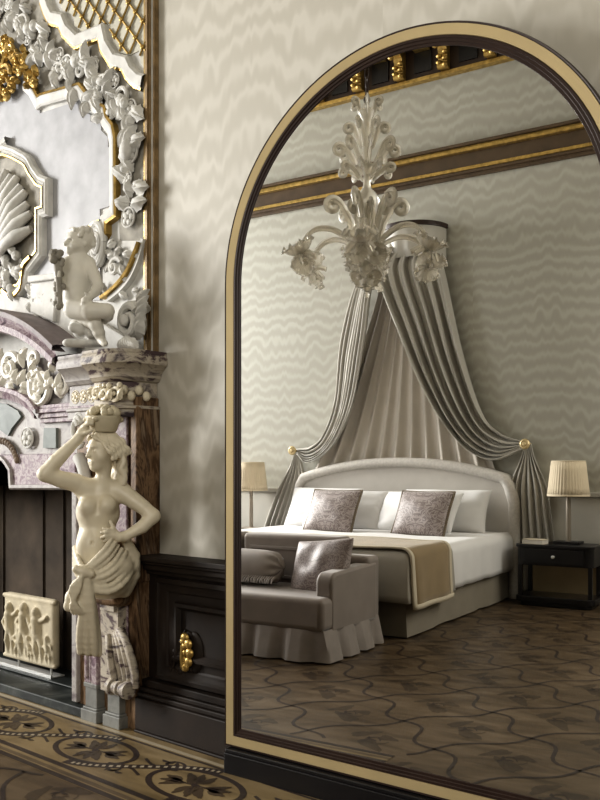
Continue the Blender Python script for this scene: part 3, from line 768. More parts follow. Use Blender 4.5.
# ---- chandelier
CHX, CHY = -2.835, .0
ch = empty('chandelier', (CHX,CHY,2.15), 0, 'tall blown glass chandelier with curling leaves and flowers hanging on a dark chain', 'chandelier')
def rotz(a): return Matrix.Rotation(a,4,'Z')
k = MB()
for i in range(26): 
    z = 1.33+.066*i; k.grid(lambda u,v,z=z,i=i: ((lambda a,b: ((.014+.005*math.cos(b))*math.cos(a) if i%2 else .005*math.sin(b), .005*math.sin(b) if i%2 else (.014+.005*math.cos(b))*math.cos(a), z+(.036+.005*math.cos(b))*math.sin(a)))(2*PI*u,2*PI*v)), 12, 6, cu=True, cv=True)
k.tube([(0,0,1.21),(0,0,1.33)], .011, 8); k.ball((0,0,1.225),(.022,.022,.03))
k.build('chain', DARKBROWN, ch)
st = MB(); prof_ = [(.0,.22),(.03,.22),(.05,.26),(.11,.275),(.125,.29),(.05,.305),(.03,.33),(.04,.40),(.05,.46),(.075,.53),(.085,.59),(.065,.64),(.035,.67),(.022,.70),(.022,.76),(.07,.785),(.095,.80),(.045,.825),(.022,.85),(.028,.92),(.034,.98),(.022,1.05),(.030,1.10),(.045,1.13),(.055,1.15),(.030,1.165),(.014,1.19),(.016,1.22),(0,1.225)]
st.lathe(prof_, 24, ripple=lambda a,v: .05*math.sin(a*12)); st.build('stem', GLASS, ch)
def curl(h, out, droop, r0, r1, turns=1.3, cr=.04, n=22):
    "leaf that rises, leans out and rolls over at the tip (in the xz plane)"
    p = [(0.02+out*.25*t, 0, h*.75*t) for t in [i/6 for i in range(6)]]
    cx, cz = out-cr, h-cr*.2
    a0 = PI*.80
    sp = []
    for i in range(n):
        q = i/(n-1); a = a0-turns*2*PI*q; rr = cr*(1-.62*q)
        sp.append((cx+rr*math.cos(a), 0, cz+rr*math.sin(a)))
    pts = spline(p+[(lerp(p[-1][0],sp[0][0],.6),0,lerp(p[-1][2],sp[0][2],.7))]+sp[::2], 40)
    return pts
def leafset(name, n, z, base_r, h, out, cr, r, ph=0.0, T0=None):
    for i in range(n):
        pts = curl(h, out, 0, r, r, cr=cr); mb = MB()
        TT = rotz(2*PI*(i+ph)/n)@Matrix.Translation((base_r,0,z))
        mb.tube(pts, [r*.6,r,r*1.15,r,r*.55], 8, T=TT, flat=1.9)
        for s in (-1,1):
            off = [(p[0],p[1]+s*r*1.5*math.sin(PI*min(1,q/30)),p[2]-.004) for q,p in enumerate(pts)]
            mb.tube(off, r*.5, 6, T=TT)
        mb.ball(pts[-1], r*1.3, 8, 6, T=TT)
        mb.build(name, GLASS, ch)
leafset('tip_leaf', 6, 1.13, .02, .075, .085, .022, .007)
leafset('upper_leaf', 6, .93, .015, .125, .125, .030, .008, .5)
leafset('collar_leaf', 8, .79, .04, .13, .165, .036, .009, .2)
leafset('drooping_leaf', 8, .74, .03, .055, .145, .026, .008, .7)
leafset('tall_leaf', 6, .30, .04, .275, .215, .042, .013, .35)
leafset('inner_leaf', 6, .32, .03, .23, .11, .03, .012, .85)
def flower(mb, T, R, petals=8, depth=.06):
    def fn(u,v):
        a = 2*PI*u; fl_ = abs(math.sin(a*petals/2))**.6
        r = R*(.12+.88*v**.8)*(1-.22*sm(.5,1,v)*(1-fl_)); z = depth*(v**1.6)-.016*sm(.75,1,v)*fl_*2+.004*math.sin(a*petals*3)*v
        return (r*math.cos(a), r*math.sin(a), z)
    mb.grid(fn, petals*8, 8, T=T, cu=True)
    mb.ball((0,0,.015), R*.22, 10, 6, T=T)
    return mb
for i in range(6):
    a = 2*PI*(i+.12)/6
    pts = spline([(.06,0,.29),(.13,0,.355),(.24,0,.40),(.35,0,.385),(.42,0,.31),(.43,0,.24)], 26)
    TT = rotz(a); arm_ = MB().tube(pts, [.014,.016,.015,.012,.011], 10, T=TT)
    for s in (-1,1): arm_.tube([(p[0],s*.016*math.sin(PI*q/26),p[2]+.010) for q,p in enumerate(pts)], .007, 6, T=TT)
    arm_ = arm_.build('arm', GLASS, ch)
    fT = TT@Matrix.Translation((.43,0,.235))@Matrix.Rotation(math.radians(28),4,'Y')
    flower(MB(), fT, .112, 9, .085).lathe([(.012,-.02),(.022,.0),(.03,.04),(.026,.07)],12,T=fT).build('flower_cup', GLASS, arm_, solid=.0035)
    hf = TT@Matrix.Translation((.40,.03,.20))@Matrix.Rotation(math.radians(150),4,'Y')@Matrix.Rotation(.6,4,'X')
    flower(MB(), hf, .082, 8, .065).build('hanging_flower', GLASS, arm_, solid=.003)
    lf = MB()
    for q in range(5):
        b = q*2*PI/5+.4
        lf.tube([(0,0,0),(.05*math.cos(b),.05*math.sin(b),-.01),(.085*math.cos(b),.085*math.sin(b),-.045),(.078*math.cos(b),.078*math.sin(b),-.062)], [.006,.012,.010,.003], 6, T=fT, flat=1.6)
    lf.build('leaf', GLASS, arm_)
for i in range(6):
    a = 2*PI*(i+.6)/6; TT = rotz(a)@Matrix.Translation((.10,0,.255))@Matrix.Rotation(math.radians(105),4,'Y')
    flower(MB(), TT, .085, 8, .055).build('collar_flower', GLASS, ch, solid=.003)
for i in range(4):
    a = 2*PI*(i+.3)/4; TT = rotz(a)@Matrix.Translation((.045,0,.13))@Matrix.Rotation(math.radians(125),4,'Y')
    flower(MB(), TT, .07, 8, .05).build('lower_flower', GLASS, ch, solid=.003)
fi = MB().lathe([(.0,.0),(.012,.004),(.016,.02),(.010,.035),(.024,.05),(.04,.075),(.05,.11),(.035,.15),(.05,.18),(.06,.22),(.02,.24)],20,ripple=lambda a,v: .06*math.sin(a*10))
fi.build('finial', GLASS, ch)
# ================================================================== chimneypiece
XC = -4.10                                     # axis of the chimneypiece
def px(pts, Y, T=None): return [at_y(a,b,Y) for a,b in pts]
def flip(pts): return [(2*XC-x,z) for x,z in pts][::-1]
fp = empty('fireplace', (XC,2.26,0), 0, 'carved violet and pale marble chimneypiece with a shallow arch and dark firebox', 'fireplace')
TF = Matrix.Translation((-XC,-2.26,0))
XR = -2.87; JY = 2.28
def both(mb, fn):
    fn(mb, lambda x: x); fn(mb, lambda x: 2*XC-x)
def bx(mb, x0,x1,y0,y1,z0,z1,mi=0):
    mb.box(x0,x1,y0,y1,z0,z1,mi,TF); mb.box(2*XC-x1,2*XC-x0,y0,y1,z0,z1,mi,TF)
# firebox, hearth
m = MB(); m.box(-4.9,-3.29,2.60,2.63,0,1.2,0,TF)
for k,x in enumerate((-4.86,-4.46,-4.06,-3.87,-3.62,-3.44)): m.box(x-.004,x+.004,2.590,2.60,0.03,1.2,0,TF)
bx(m,-3.31,-3.29,2.30,2.63,0,1.2); m.box(-4.9,-3.29,2.30,2.63,1.19,1.22,0,TF)
m.build('firebox', FIREBACK, fp, smooth=False)
m = MB(); m.box(-4.92,-3.20,2.235,2.62,0,.045,0,TF); m.box(-4.92,-3.20,2.40,2.62,.045,.055,0,TF); m.build('hearth', DARKST, fp, bevel=.006, smooth=False)
# jambs
m = MB(); bx(m,-3.30,XR,JY,YW,0,1.40,0); bx(m,-3.31,-3.27,JY-.02,2.42,.05,1.08,1)
bx(m,-2.905,-2.862,JY-.006,YW,.62,1.36,0); bx(m,-3.12,-2.92,JY-.012,JY,.15,1.34,2)
m.build_lr('jamb', [BROWNMB,PALEMB,PURPLE], fp, bevel=.006, smooth=False)
m = MB()                                         # base blocks
def block(x0,x1,y0,y1,h,mi=0):
    for a,b,dz0,dz1 in ((.0,.0,0,.05),(.008,.006,.05,.06),(.016,.014,.06,h-.02),(.010,.008,h-.02,h)):
        bx(m,x0+a,x1-a,y0+b,y1,dz0,dz1,mi)
block(-3.19,-3.075,2.225,2.32,.165); block(-3.045,-2.93,2.235,2.34,.155); bx(m,-3.20,-2.862,2.285,2.395,0,.14)
m.build_lr('base_block', GREYST, fp, bevel=.003, smooth=False)
m = MB(); bx(m,-3.185,-3.135,2.24,2.30,.16,.62); bx(m,-3.128,-3.085,2.235,2.30,.16,.62); bx(m,-3.175,-3.155,2.232,2.25,.18,.60); m.build_lr('pilaster_strip', PURPLE, fp, bevel=.006, smooth=False)
# scroll console under the statue
def console(mirror):
    m = MB(); X = (lambda x: 2*XC-x) if mirror else (lambda x: x)
    La = [at_y(a,b,2.20) for a,b in ((106,636),(110,648),(112,664),(112,678),(110,688))]; Ra = [at_y(a,b,2.20) for a,b in ((116,630),(126,641),(132,657),(133,674),(131,688))]
    for k in range(6):
        t = k/5; pts = spline([(X(lerp(l[0],r_[0],t)), 2.235-.028*math.sin(PI*min(1,i/4+.1))-.012*(k in (0,5)), lerp(l[1],r_[1],t)) for i,(l,r_) in enumerate(zip(La,Ra))],20)
        m.tube(pts, .0165 if k in (0,5) else .0125, 8, T=TF)
    cx = X((La[-1][0]+Ra[-1][0])/2)
    for dx,w,r in ((-.055,.02,.034),(-.03,.016,.026),(-.008,.014,.030),(.018,.016,.026),(.046,.022,.036)):
        m.tube([(cx+dx-w/2,2.200,.192),(cx+dx+w/2,2.200,.192)], r, 16, T=TF)
    m.box(min(X(-3.045),X(-2.925)),max(X(-3.045),X(-2.925)),2.225,2.29,.155,.52,0,TF)
    m.box(min(X(-3.03),X(-2.935)),max(X(-3.03),X(-2.935)),2.21,2.29,.50,.545,0,TF)
    return m
console(False).build('scroll_console', CREAMMB, fp, angle=50); console(True).build('scroll_console', CREAMMB, fp, angle=50)
m = MB(); 
for X in (lambda x: x, lambda x: 2*XC-x):
    m.slab([(X(-3.07),.52),(X(-2.89),.52),(X(-2.875),.66),(X(-2.88),.80),(X(-3.06),.80)], 2.19,2.29,0,TF)
m.build_lr('console_block', BROWNMB, fp, bevel=.03, seg=4)
# lintel with scalloped edge, spandrel and arch bands
def half(pts): return pts+flip(pts)
LY = JY-.01
lint = px([(75,487),(12,487),(11,470),(6,462),(2,458)],LY); apex = (XC, lint[-1][1]+.012)
zt = at_y(40,458,LY)[1]
poly = lint+[apex]+flip(lint)[0:]+[(2*XC-lint[0][0],zt+.02)]+[(lint[0][0],zt+.02)]
spand_top = 1.52
def archz(x, R=1.32, z0=.554): return z0+math.sqrt(max(0,R*R-(x-XC)**2))
m = MB(); m.slab(poly, LY, 2.36, 0, TF); m.build('lintel', PURPLE, fp, bevel=.004, smooth=False)
m = MB(); m.mould(half(lint), LY, [(-.012,0),(-.010,.014),(.004,.016),(.012,.008),(.014,0)], T=TF); m.build('lintel_moulding', PALEMB, fp)
sp = MB()
top = [(lerp(2*XC-XR,XR,i/40), min(archz(lerp(2*XC-XR,XR,i/40)), 1.64)-.02) for i in range(41)]
sp.slab([(XR-.01,zt)]+top[::-1]+[(2*XC-XR+.01,zt)], LY+.012, 2.39, 0, TF); sp.build('spandrel', PALEMB, fp, smooth=False)
# moulded arch bands
def arcpath(R, z0, x1, n=40):
    return [(x, archz(x,R,z0)) for x in [lerp(2*XC-x1,x1,i/n) for i in range(n+1)]]
m = MB(); m.mould(arcpath(1.285,.554,-3.36), 2.25, [(-.055,-.04),(-.055,.02),(-.045,.045),(-.015,.05),(.0,.035),(.02,.05),(.045,.06),(.05,.0)], T=TF); m.build('arch_band', PURPLE, fp)
m = MB(); m.mould(arcpath(1.325,.554,-3.33), 2.25, [(-.012,0),(-.012,.075),(.012,.08),(.020,.06),(.02,-.1)], T=TF); m.build('arch_cap', marble('dusky_marble',[(.3,(.12,.10,.10)),(.6,(.26,.22,.22)),(.75,(.36,.33,.31))],5,2), fp)
low = px([(0,392),(10,394),(22,398),(32,405),(38,414)],2.25); apx = (XC, low[0][1]+.005)
lowp = flip(low)[0:]+[apx]+low if False else [(2*XC-x,z) for x,z in low][::-1]+[apx]+low
m = MB(); m.mould(lowp, 2.26, [(-.03,0),(-.028,.02),(-.005,.03),(.010,.045),(.028,.04),(.03,0)], T=TF); 
m.build('lower_band', PURPLE, fp)
m = MB(); mb2 = px([(38,412),(86,404)],2.25); zz = mb2[0][1]
for z0,z1,y in ((zz-.052,zz-.03,2.262),(zz-.03,zz-.008,2.25),(zz-.008,zz+.012,2.235),(zz+.012,zz+.03,2.245)): bx(m,mb2[0][0],-3.10,y,2.39,z0,z1)
m.build_lr('impost_moulding', PURPLE, fp, bevel=.003, smooth=False)
# inset panels and rosette
m = MB(); q = px([(46,428),(58,428),(58,448),(45,448)],LY+.01); m.slab(q,LY-.002,LY+.02,0,TF); m.slab(flip(q),LY-.002,LY+.02,0,TF); m.build_lr('inset_panel', GREENMB, fp, smooth=False); m = MB()
q = px([(-8,402),(8,404),(20,411),(23,417),(14,428),(10,436),(2,430),(-8,426)],LY+.01); m.slab(q,LY-.002,LY+.02,0,TF); m.slab(flip(q),LY-.002,LY+.02,0,TF)
m.build_lr('inset_panel', GREENMB, fp, smooth=False)
def rosette(mb, c, R, Y, petals=6, T=None):
    x,z = c
    for k in range(petals):
        a = 2*PI*k/petals; mb.ball((x+R*.52*math.cos(a),Y,z+R*.52*math.sin(a)),(R*.34,R*.22,R*.34),8,6,T=T)
    mb.ball((x,Y-R*.12,z),(R*.26,R*.24,R*.26),8,6,T=T)
    mb.tube([(x+R*math.cos(2*PI*i/24),Y,z+R*math.sin(2*PI*i/24)) for i in range(25)], R*.11, 6, T=T)
m = MB(); c = at_y(28,438,LY); rosette(m,c,.048,LY-.004,T=TF); rosette(m,(2*XC-c[0],c[1]),.048,LY-.004,T=TF); m.build_lr('rosette', PLASTER, fp)
m = MB()                                          # shell border inside the arch of the opening
for k in range(10):
    u = k/9; a = px([(0,440),(8,443),(14,450),(18,460)],LY); p_ = spline(a,9)[k]
    for X in (lambda x:x, lambda x:2*XC-x): m.ball((X(p_[0]),LY-.006,p_[1]),(.013,.014,.018),8,6,T=TF)
m.build_lr('shell_border', plain('brown_shell',(.20,.15,.11),.6,var=.3), fp)
# carved acanthus frieze between the two bands
def spiral(mb, c, R, Y, turns, a0, sgn, r0, r1, T=None, n=46):
    pts = []
    for i in range(n):
        q = i/(n-1); a = a0+sgn*turns*2*PI*q; rr = R*(1-.86*q)
        pts.append((c[0]+rr*math.cos(a),Y-.012*q,c[1]+rr*math.sin(a)))
    mb.tube(pts,[r0,r1],7,T=T); mb.ball(pts[-1],r1*1.6,8,6,T=T); return pts
def leafm(mb, c, ang, L, W, Y, lift=.02, T=None, n=9):
    def fn(u,v):
        w = W*math.sin(PI*min(1,.08+v*.95))**.8*(1+.18*math.sin(v*22)); a = (2*u-1)
        lx = L*v; ly = w*a; h = lift*(1-a*a)*.9*math.sin(PI*min(1,v*.9+.1))+lift*.6*v - .25*lift*abs(math.sin(u*9))
        return (c[0]+lx*math.cos(ang)-ly*math.sin(ang), Y-h, c[1]+lx*math.sin(ang)+ly*math.cos(ang))
    mb.grid(fn,8,n,T=T)
rn0 = random.Random(8); m = MB()
def frieze(m, X, sg):
    Yf = 2.255
    def P(a,b): x,z = at_y(a,b,Yf); return (X(x),z)
    spiral(m,P(42,386),.098,Yf,1.7,2.2 if sg>0 else PI-2.2,sg,.021,.013,TF)
    spiral(m,P(11,368),.075,Yf,1.5,.3 if sg>0 else PI-.3,sg,.020,.012,TF)
    spiral(m,P(62,386),.050,Yf,1.3,1.5,-sg,.015,.009,TF)
    spiral(m,P(36,360),.058,Yf,1.3,-1.0 if sg>0 else PI+1.0,-sg,.016,.009,TF)
    for q in range(22): leafm(m,P(rn0.uniform(2,66),0) if False else (lambda a: P(a, 366+a*.42+rn0.uniform(-10,10)))(rn0.uniform(0,62)),rn0.uniform(0,6.28),rn0.uniform(.05,.09),.026,Yf,.03,TF,n=7)
    for a,b,an,L in ((30,372,.6,.10),(34,394,-.5,.10),(52,372,1.0,.07),(20,380,2.6,.09),(8,385,-.3,.08),(44,384,1.9,.07),(46,388,.2,.06),(22,358,.5,.08),(2,362,1.2,.07),(62,398,1.8,.07),(28,386,-2.4,.08)):
        leafm(m,P(a,b),an if sg>0 else PI-an,L,.032,Yf,.03,TF)
frieze(m, lambda x:x, 1); frieze(m, lambda x:2*XC-x, -1); m.build_lr('carved_scrolls', CHERUB, fp)
# entablature blocks
m = MB()
def ent(x0,x1,y,mi,z0=1.33):
    lay = [(.0,1.315),(.0,1.345),(.010,1.350),(.010,1.360),(-.010,1.366),(-.010,1.462),(.002,1.466),(.008,1.475),(.012,1.479)]
    lay += [(.014+.040*(q/8)**1.8, 1.481+.050*q/8) for q in range(9)] + [(.058,1.533),(.060,1.548),(.058,1.565),(.050,1.574),(.052,1.578),(.052,1.590)]
    for X in (lambda x:x, lambda x:2*XC-x):
        cr = .13 if mi else .012                      # the end block is bowed in plan
        ring = []
        for a,z in lay:
            q_ = [(X(x0),YW-.002,z),(X(x0),y-a,z)]
            for k in range(9):
                t = PI/2*(1-k/8); q_.append((X(x1+a-cr+cr*math.cos(t)), y-a+cr-cr*math.sin(t)*1.0, z))
            ring.append(q_+[(X(x1+a),YW-.002,z)])
        n = len(ring); K = len(ring[0]); m.add([p for r_ in ring for p in r_], [(K*i+k,K*i+k+1,K*i+K+1+k,K*i+K+k) for i in range(n-1) for k in range(K-1)]+[tuple(range(K-1,-1,-1)),tuple(range(K*(n-1),K*n))], mi, TF)
ent(-3.062,XR,2.195,1)
m.build_lr('entablature', [PALEMB,CREAMMB], fp, angle=35); m = MB(); ent(-3.29,-3.066,2.228,0); m.build_lr('entablature_wing', [PALEMB,CREAMMB], fp, angle=35)
m = MB()
for X in (lambda x:x, lambda x:2*XC-x):
    for k in range(3):
        x = X(-3.035+.055*k); yb = 2.203+.012*(k == 2)
        spiral(m,(x,1.414),.036,yb,1.3,k*1.7,1 if X(1) > 0 else -1,.010,.006,TF); leafm(m,(x+.02,1.385),.9,.06,.020,yb,.02,TF); leafm(m,(x-.02,1.44),3.6,.05,.018,yb,.02,TF); m.ball((x+.03,yb-.004,1.445),(.012,.012,.012),8,6,T=TF)
    for k in range(4):
        x = X(-2.90+.012*k); m.ball((x,2.236+.03*k,1.414+.012*(-1)**k),(.018,.018,.022),8,6,T=TF)
    for k in range(3):
        x = X(-3.245+.06*k); rosette(m,(x,1.414),.028,2.238,5,TF)
m.build_lr('carved_frieze', STATUE, fp)
m = MB()                                          # cream volute beside the raised hand
for X,sg in ((lambda x:x,1),(lambda x:2*XC-x,-1)):
    for k,R in enumerate((.060,.044,.030)):
        x,z = at_y(70,430,2.2)
        pts = [(X(x+.02+R*math.cos(a)*.62),2.235-.01*k,z+R*math.sin(a)*1.25) for a in [PI*.15+i*PI*1.6/20 for i in range(21)]]
        m.tube(pts,.011,8,T=TF)
    x,z = at_y(74,468,2.22)
    m.tube(spline([(X(x-.02),2.26,z+.05),(X(x+.02),2.255,z),(X(x+.05),2.26,z-.12),(X(x+.06),2.27,z-.30)],14),[.03,.028,.024,.015],10,T=TF)
m.build_lr('volute', PLASTER, fp)
# ---- relief plaque on its stand in the firebox
pl = empty('relief_plaque', (-4.14,2.54,.055), 0, 'square sandstone relief of small figures on a steel stand inside the firebox', 'plaque')
TP = Matrix.Translation((4.14,-2.54,-.055))
PYp = 2.445
def pp(a,b): return at_y(a,b,PYp)
tl, tr, br, bl_ = pp(4,592), pp(54,603), pp(55,668), pp(5,657)
xl, xr, zb, zt_ = tl[0], tr[0], (br[1]+bl_[1])/2, (tl[1]+tr[1])/2
c = Clay((xl-.03,PYp-.05,zb-.03),(xr+.03,PYp+.07,zt_+.03),.0055)
cx,cz = (xl+xr)/2,(zb+zt_)/2
for k in range(25): c.cap((lerp(xl+.016,xr-.016,k/24),PYp+.02,zb+.016),(lerp(xl+.016,xr-.016,k/24),PYp+.02,zt_-.016),.020,k=.02)
c.cap((xl,PYp+.005,zt_-.008),(xr,PYp+.005,zt_-.006),.012,k=.006); c.cap((xl,PYp+.005,zb+.008),(xr,PYp+.005,zb+.008),.010,k=.006)
W_,H_ = xr-xl, zt_-zb
def fig(u,w,hh,lean=0,arm_=1):
    x = xl+u*W_; b0 = zb+w*H_; h = hh*H_; y = PYp+.0
    c.ell((x+lean*h*.45,y-.010,b0+h*.90),(h*.085,h*.085,h*.10),k=.006)
    c.chain([(x+lean*h*.4,y-.004,b0+h*.75),(x+lean*h*.2,y-.004,b0+h*.45)],[h*.12,h*.095],k=.01)
    c.chain([(x+lean*h*.2-h*.04,y,b0+h*.45),(x-h*.09,y-.008,b0+h*.22),(x-h*.07,y,b0)],[h*.08,h*.06,h*.04],k=.008)
    c.chain([(x+lean*h*.2+h*.05,y,b0+h*.45),(x+h*.12,y-.006,b0+h*.25),(x+h*.10,y,b0)],[h*.08,h*.06,h*.04],k=.008)
    c.chain([(x+lean*h*.4-h*.10,y-.004,b0+h*.74),(x-h*.22,y-.010,b0+h*.58),(x-h*.10*arm_,y-.014,b0+h*.45)],[h*.05,h*.04,h*.035],k=.008)
    c.chain([(x+lean*h*.4+h*.10,y-.004,b0+h*.74),(x+h*.24,y-.010,b0+h*(.60+.2*arm_)),(x+h*.30,y-.012,b0+h*(.5+.35*arm_))],[h*.05,h*.04,h*.03],k=.008)
for a in ((.14,.10,.78,.0,1),(.42,.12,.80,.1,0),(.72,.08,.80,-.15,1),(.30,.04,.50,.3,0),(.56,.04,.38,-.3,0),(.90,.06,.42,-.1,0)): fig(*a)
c.build('carved_slab', RELIEF, pl).matrix_world = TP
bpy.data.objects['carved_slab'].matrix_basis = TP
m = MB()
for u in (.28,.92): MB().tube([(xl+u*W_,PYp+.01,.06),(xl+u*W_,PYp+.01,zb+.01)], .006, 8, T=TP).build('stand_rod', STEEL, pl)
MB().box(xl-.25,xr+.01,2.425,2.50,.056,.062,0,TP).box(xl-.25,xr+.01,2.420,2.428,.056,.072,0,TP).build('stand_base', STEEL, pl, smooth=False)
# ================================================================== overmantel
OY = 2.36
om = empty('overmantel', (XC,2.38,1.6), 0, 'white and gilt stucco overmantel with a shell niche and garlands above the fireplace', 'overmantel')
TO = Matrix.Translation((-XC,-2.38,-1.6)); ZT = 4.3
XE = -2.880
m = MB(); m.slab([(2*XC-XE,1.59),(XE,1.59),(XE,ZT),(2*XC-XE,ZT)], 2.372, YW-.002, 0, TO); m.build('backboard', PLASTER, om, smooth=False)
m = MB()
for X in (lambda x:x, lambda x:2*XC-x):
    for x0,x1,y in ((-2.924,-2.912,2.360),(-2.916,-2.900,2.358),(-2.903,-2.888,2.366),(-2.890,-2.874,2.374),(-2.880,-2.871,2.386)):
        m.box(min(X(x0),X(x1)),max(X(x0),X(x1)),y,YW-.001,1.59,ZT,1 if x0==-2.924 else 0,TO)
m.build_lr('border_strip', [STRIPWOOD,GOLD], om, smooth=False)
def symm(mb, pts, Y, prof, mi=0, closed=False):
    mb.mould(pts, Y, prof, mi, closed, TO); mb.mould(flip(pts), Y, prof, mi, closed, TO)
# gilt lattice over the upper corner
latt = px([(58,-40),(58,0),(62,10),(73,15),(73,25),(83,33),(108,23),(110,37),(118,52),(128,55),(138,50),(140,63),(147,72),(147,-40)],OY)
m = MB(); m.slab(latt,2.366,2.374,0,TO); m.slab(flip(latt),2.366,2.374,0,TO); m.build_lr('lattice_ground', plain('pale_stone_ground',(.55,.53,.45),.6,var=.08), om, smooth=False)
def inside(p, poly):
    r = False; n = len(poly)
    for i in range(n):
        (x1,z1),(x2,z2) = poly[i],poly[(i+1)%n]
        if (z1>p[1]) != (z2>p[1]) and p[0] < (x2-x1)*(p[1]-z1)/(z2-z1)+x1: r = not r
    return r
m = MB(); st_ = .098
for side in (0,1):
    po = latt if not side else flip(latt); xs = [p[0] for p in po]; zs = [p[1] for p in po]
    for fam in (1,-1):
        for k in range(-30,31):
            run = []
            for i in range(0,400):
                t = -1.4+i*.01; xx = sum(xs)/len(xs)+t; z_ = min(zs)+ (t*1.15*fam) + k*st_*1.15
                if inside((xx,z_),po): run.append((xx,2.360,z_))
                else:
                    if len(run) > 2: m.tube([run[0],run[len(run)//2],run[-1]],.0048,6,T=TO)
                    run = []
    cxm = sum(xs)/len(xs)
    for i in range(-30,31):
        for j in range(-30,31):
            p = (cxm+(i)*st_/2, min(zs)+j*st_*1.15/2)
            if (i+j)%2 == 0 and inside(p,po): m.ball((p[0],2.354,p[1]),(.011,.008,.011),8,5,T=TO)
m.build_lr('lattice', GOLD, om)
# broad white moulding under the lattice
M1 = px([(44,-2),(48,10),(52,18),(62,20),(66,30),(77,41),(102,31),(105,45),(114,60),(126,63),(130,72),(138,80),(144,82)],OY)
m = MB(); symm(m,M1,2.372,[(-.030,0),(-.028,.022),(-.020,.026),(.018,.030),(.030,.020),(.034,0)]); m.build_lr('upper_moulding', PLASTER, om, smooth=False)
m = MB(); symm(m,M1,2.372,[(-.040,0),(-.038,.018),(-.028,.020),(-.028,0)]); m.build_lr('gilt_line', GOLD, om, smooth=False)
M2 = px([(26,86),(32,91),(39,104),(43,101),(80,91),(86,99),(95,107),(104,113),(106,122),(112,130),(114,141),(114.5,213),(105,220),(105,232),(100,240)],OY)
pan = px([(-25,75),(27,84),(39,97),(39,113),(79,100),(85,112),(100,120),(100,130),(107,137),(107,147),(111,146),(111,205),(99,209),(99,300),(-25,300)],OY)
m = MB(); m.slab(pan,2.364,2.372,0,TO); m.slab(flip(pan),2.3645,2.3722,0,TO); m.build('grey_panel', GREYPAN, om, smooth=False)
m = MB(); symm(m,M2,2.372,[(-.026,0),(-.026,.020),(-.018,.026),(.010,.032),(.020,.030),(.022,0)]); m.build_lr('panel_moulding', PLASTER, om, smooth=False)
m = MB(); symm(m,M2,2.372,[(.020,.0),(.021,.034),(.033,.030),(.034,0)]); m.build_lr('gilt_line', GOLD, om, smooth=False)
# niche frame, shell
M3 = px([(-12,153),(8,151),(17,154),(28,160),(31,163),(35,171),(42,181),(49,184),(49,212),(43,214),(43,254),(37,262),(31,270),(28,282),(22,291),(14,292)],OY)
m = MB(); symm(m,M3,2.366,[(.028,0),(.028,.030),(.016,.040),(.004,.034),(-.002,.038)]); symm(m,M3,2.366,[(-.002,.038),(-.010,.028),(-.014,.032),(-.022,.022)]); m.build('niche_frame', PLASTER, om, smooth=False)
m = MB(); symm(m,M3,2.366,[(-.022,.022),(-.020,.034),(-.030,.034),(-.034,.004)]); m.build_lr('gilt_line', GOLD, om, smooth=False)
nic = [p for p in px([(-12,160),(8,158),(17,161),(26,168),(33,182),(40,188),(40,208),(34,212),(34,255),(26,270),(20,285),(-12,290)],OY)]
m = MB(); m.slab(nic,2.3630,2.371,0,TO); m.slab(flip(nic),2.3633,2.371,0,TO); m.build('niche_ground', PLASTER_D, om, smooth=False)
m = MB(); sx0, sz0 = XC+.04, at_y(0,262,OY)[1]; zt2 = at_y(8,172,OY)[1]
for k in range(17):
    a = PI/2+(k-8)*.17
    L = (zt2-sz0)*(1-.12*abs(k-8)/8+.03*(k%2))
    pts = [(sx0+L*q*math.cos(a)*(.62+.12*q), 2.355-.055*math.sin(PI*min(1,q*.85+.1)), sz0+L*q*math.sin(a)**.8 if math.sin(a)>0 else sz0) for q in [i/12 for i in range(13)]]
    m.tube(pts,[.012,.020,.027,.034,.018],10,T=TO)
m.build('shell', PLASTER, om)
# carved garlands between the two mouldings, mixed fruit, leaves and scrolls
rn = random.Random(11)
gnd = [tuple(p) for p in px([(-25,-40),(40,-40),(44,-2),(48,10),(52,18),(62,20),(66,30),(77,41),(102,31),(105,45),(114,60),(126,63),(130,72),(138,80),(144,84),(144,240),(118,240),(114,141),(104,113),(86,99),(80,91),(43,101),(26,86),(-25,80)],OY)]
m = MB(); m.slab(gnd,2.3695,2.3725,0,TO); m.slab(flip(gnd),2.3697,2.3725,0,TO); m.build_lr('shade_ground', PLASTER_D, om, smooth=False)  # darker ground paints the shade of deep gaps between the carving
gar = spline([at_y(a,b,OY) for a,b in ((-6,-22),(4,2),(14,12),(24,26),(32,40),(44,52),(56,66),(68,72),(80,70),(92,76),(102,88),(113,96),(124,98),(130,108),(132,122),(132,140),(132,158),(132,178),(132,196),(132,214))],64)
m = MB()
for X,sg in ((lambda x:x,1),(lambda x:2*XC-x,-1)):
    for i,(x,z) in enumerate(gar):
        wide = .075 if i < 40 else .022
        for q in range(2 if i < 40 else 1):
            dx,dz = rn.uniform(-1,1)*wide, rn.uniform(-1,1)*wide*.9; t = rn.random()
            p = (X(x+dx),z+dz)
            if t < .22: m.ball((p[0],2.350-rn.random()*.012,p[1]),(rn.uniform(.018,.030),.024,rn.uniform(.018,.034)),8,6,T=TO)
            elif t < .80: leafm(m,p,rn.uniform(0,6.28),rn.uniform(.07,.13),rn.uniform(.024,.040),2.362,.042,TO,n=9)
            else: rosette(m,p,rn.uniform(.030,.046),2.348,5,TO)
        if i%6 == 4 and i < 42: spiral(m,(X(x),z),.055,2.352,1.3,rn.uniform(0,6),sg,.013,.007,TO)
    x,z = at_y(132,152,OY); rosette(m,(X(x),z),.055,2.345,7,TO); m.ball((X(x),2.33,z),(.036,.03,.045),10,8,T=TO)
m.build_lr('carved_garland', PLASTER, om)
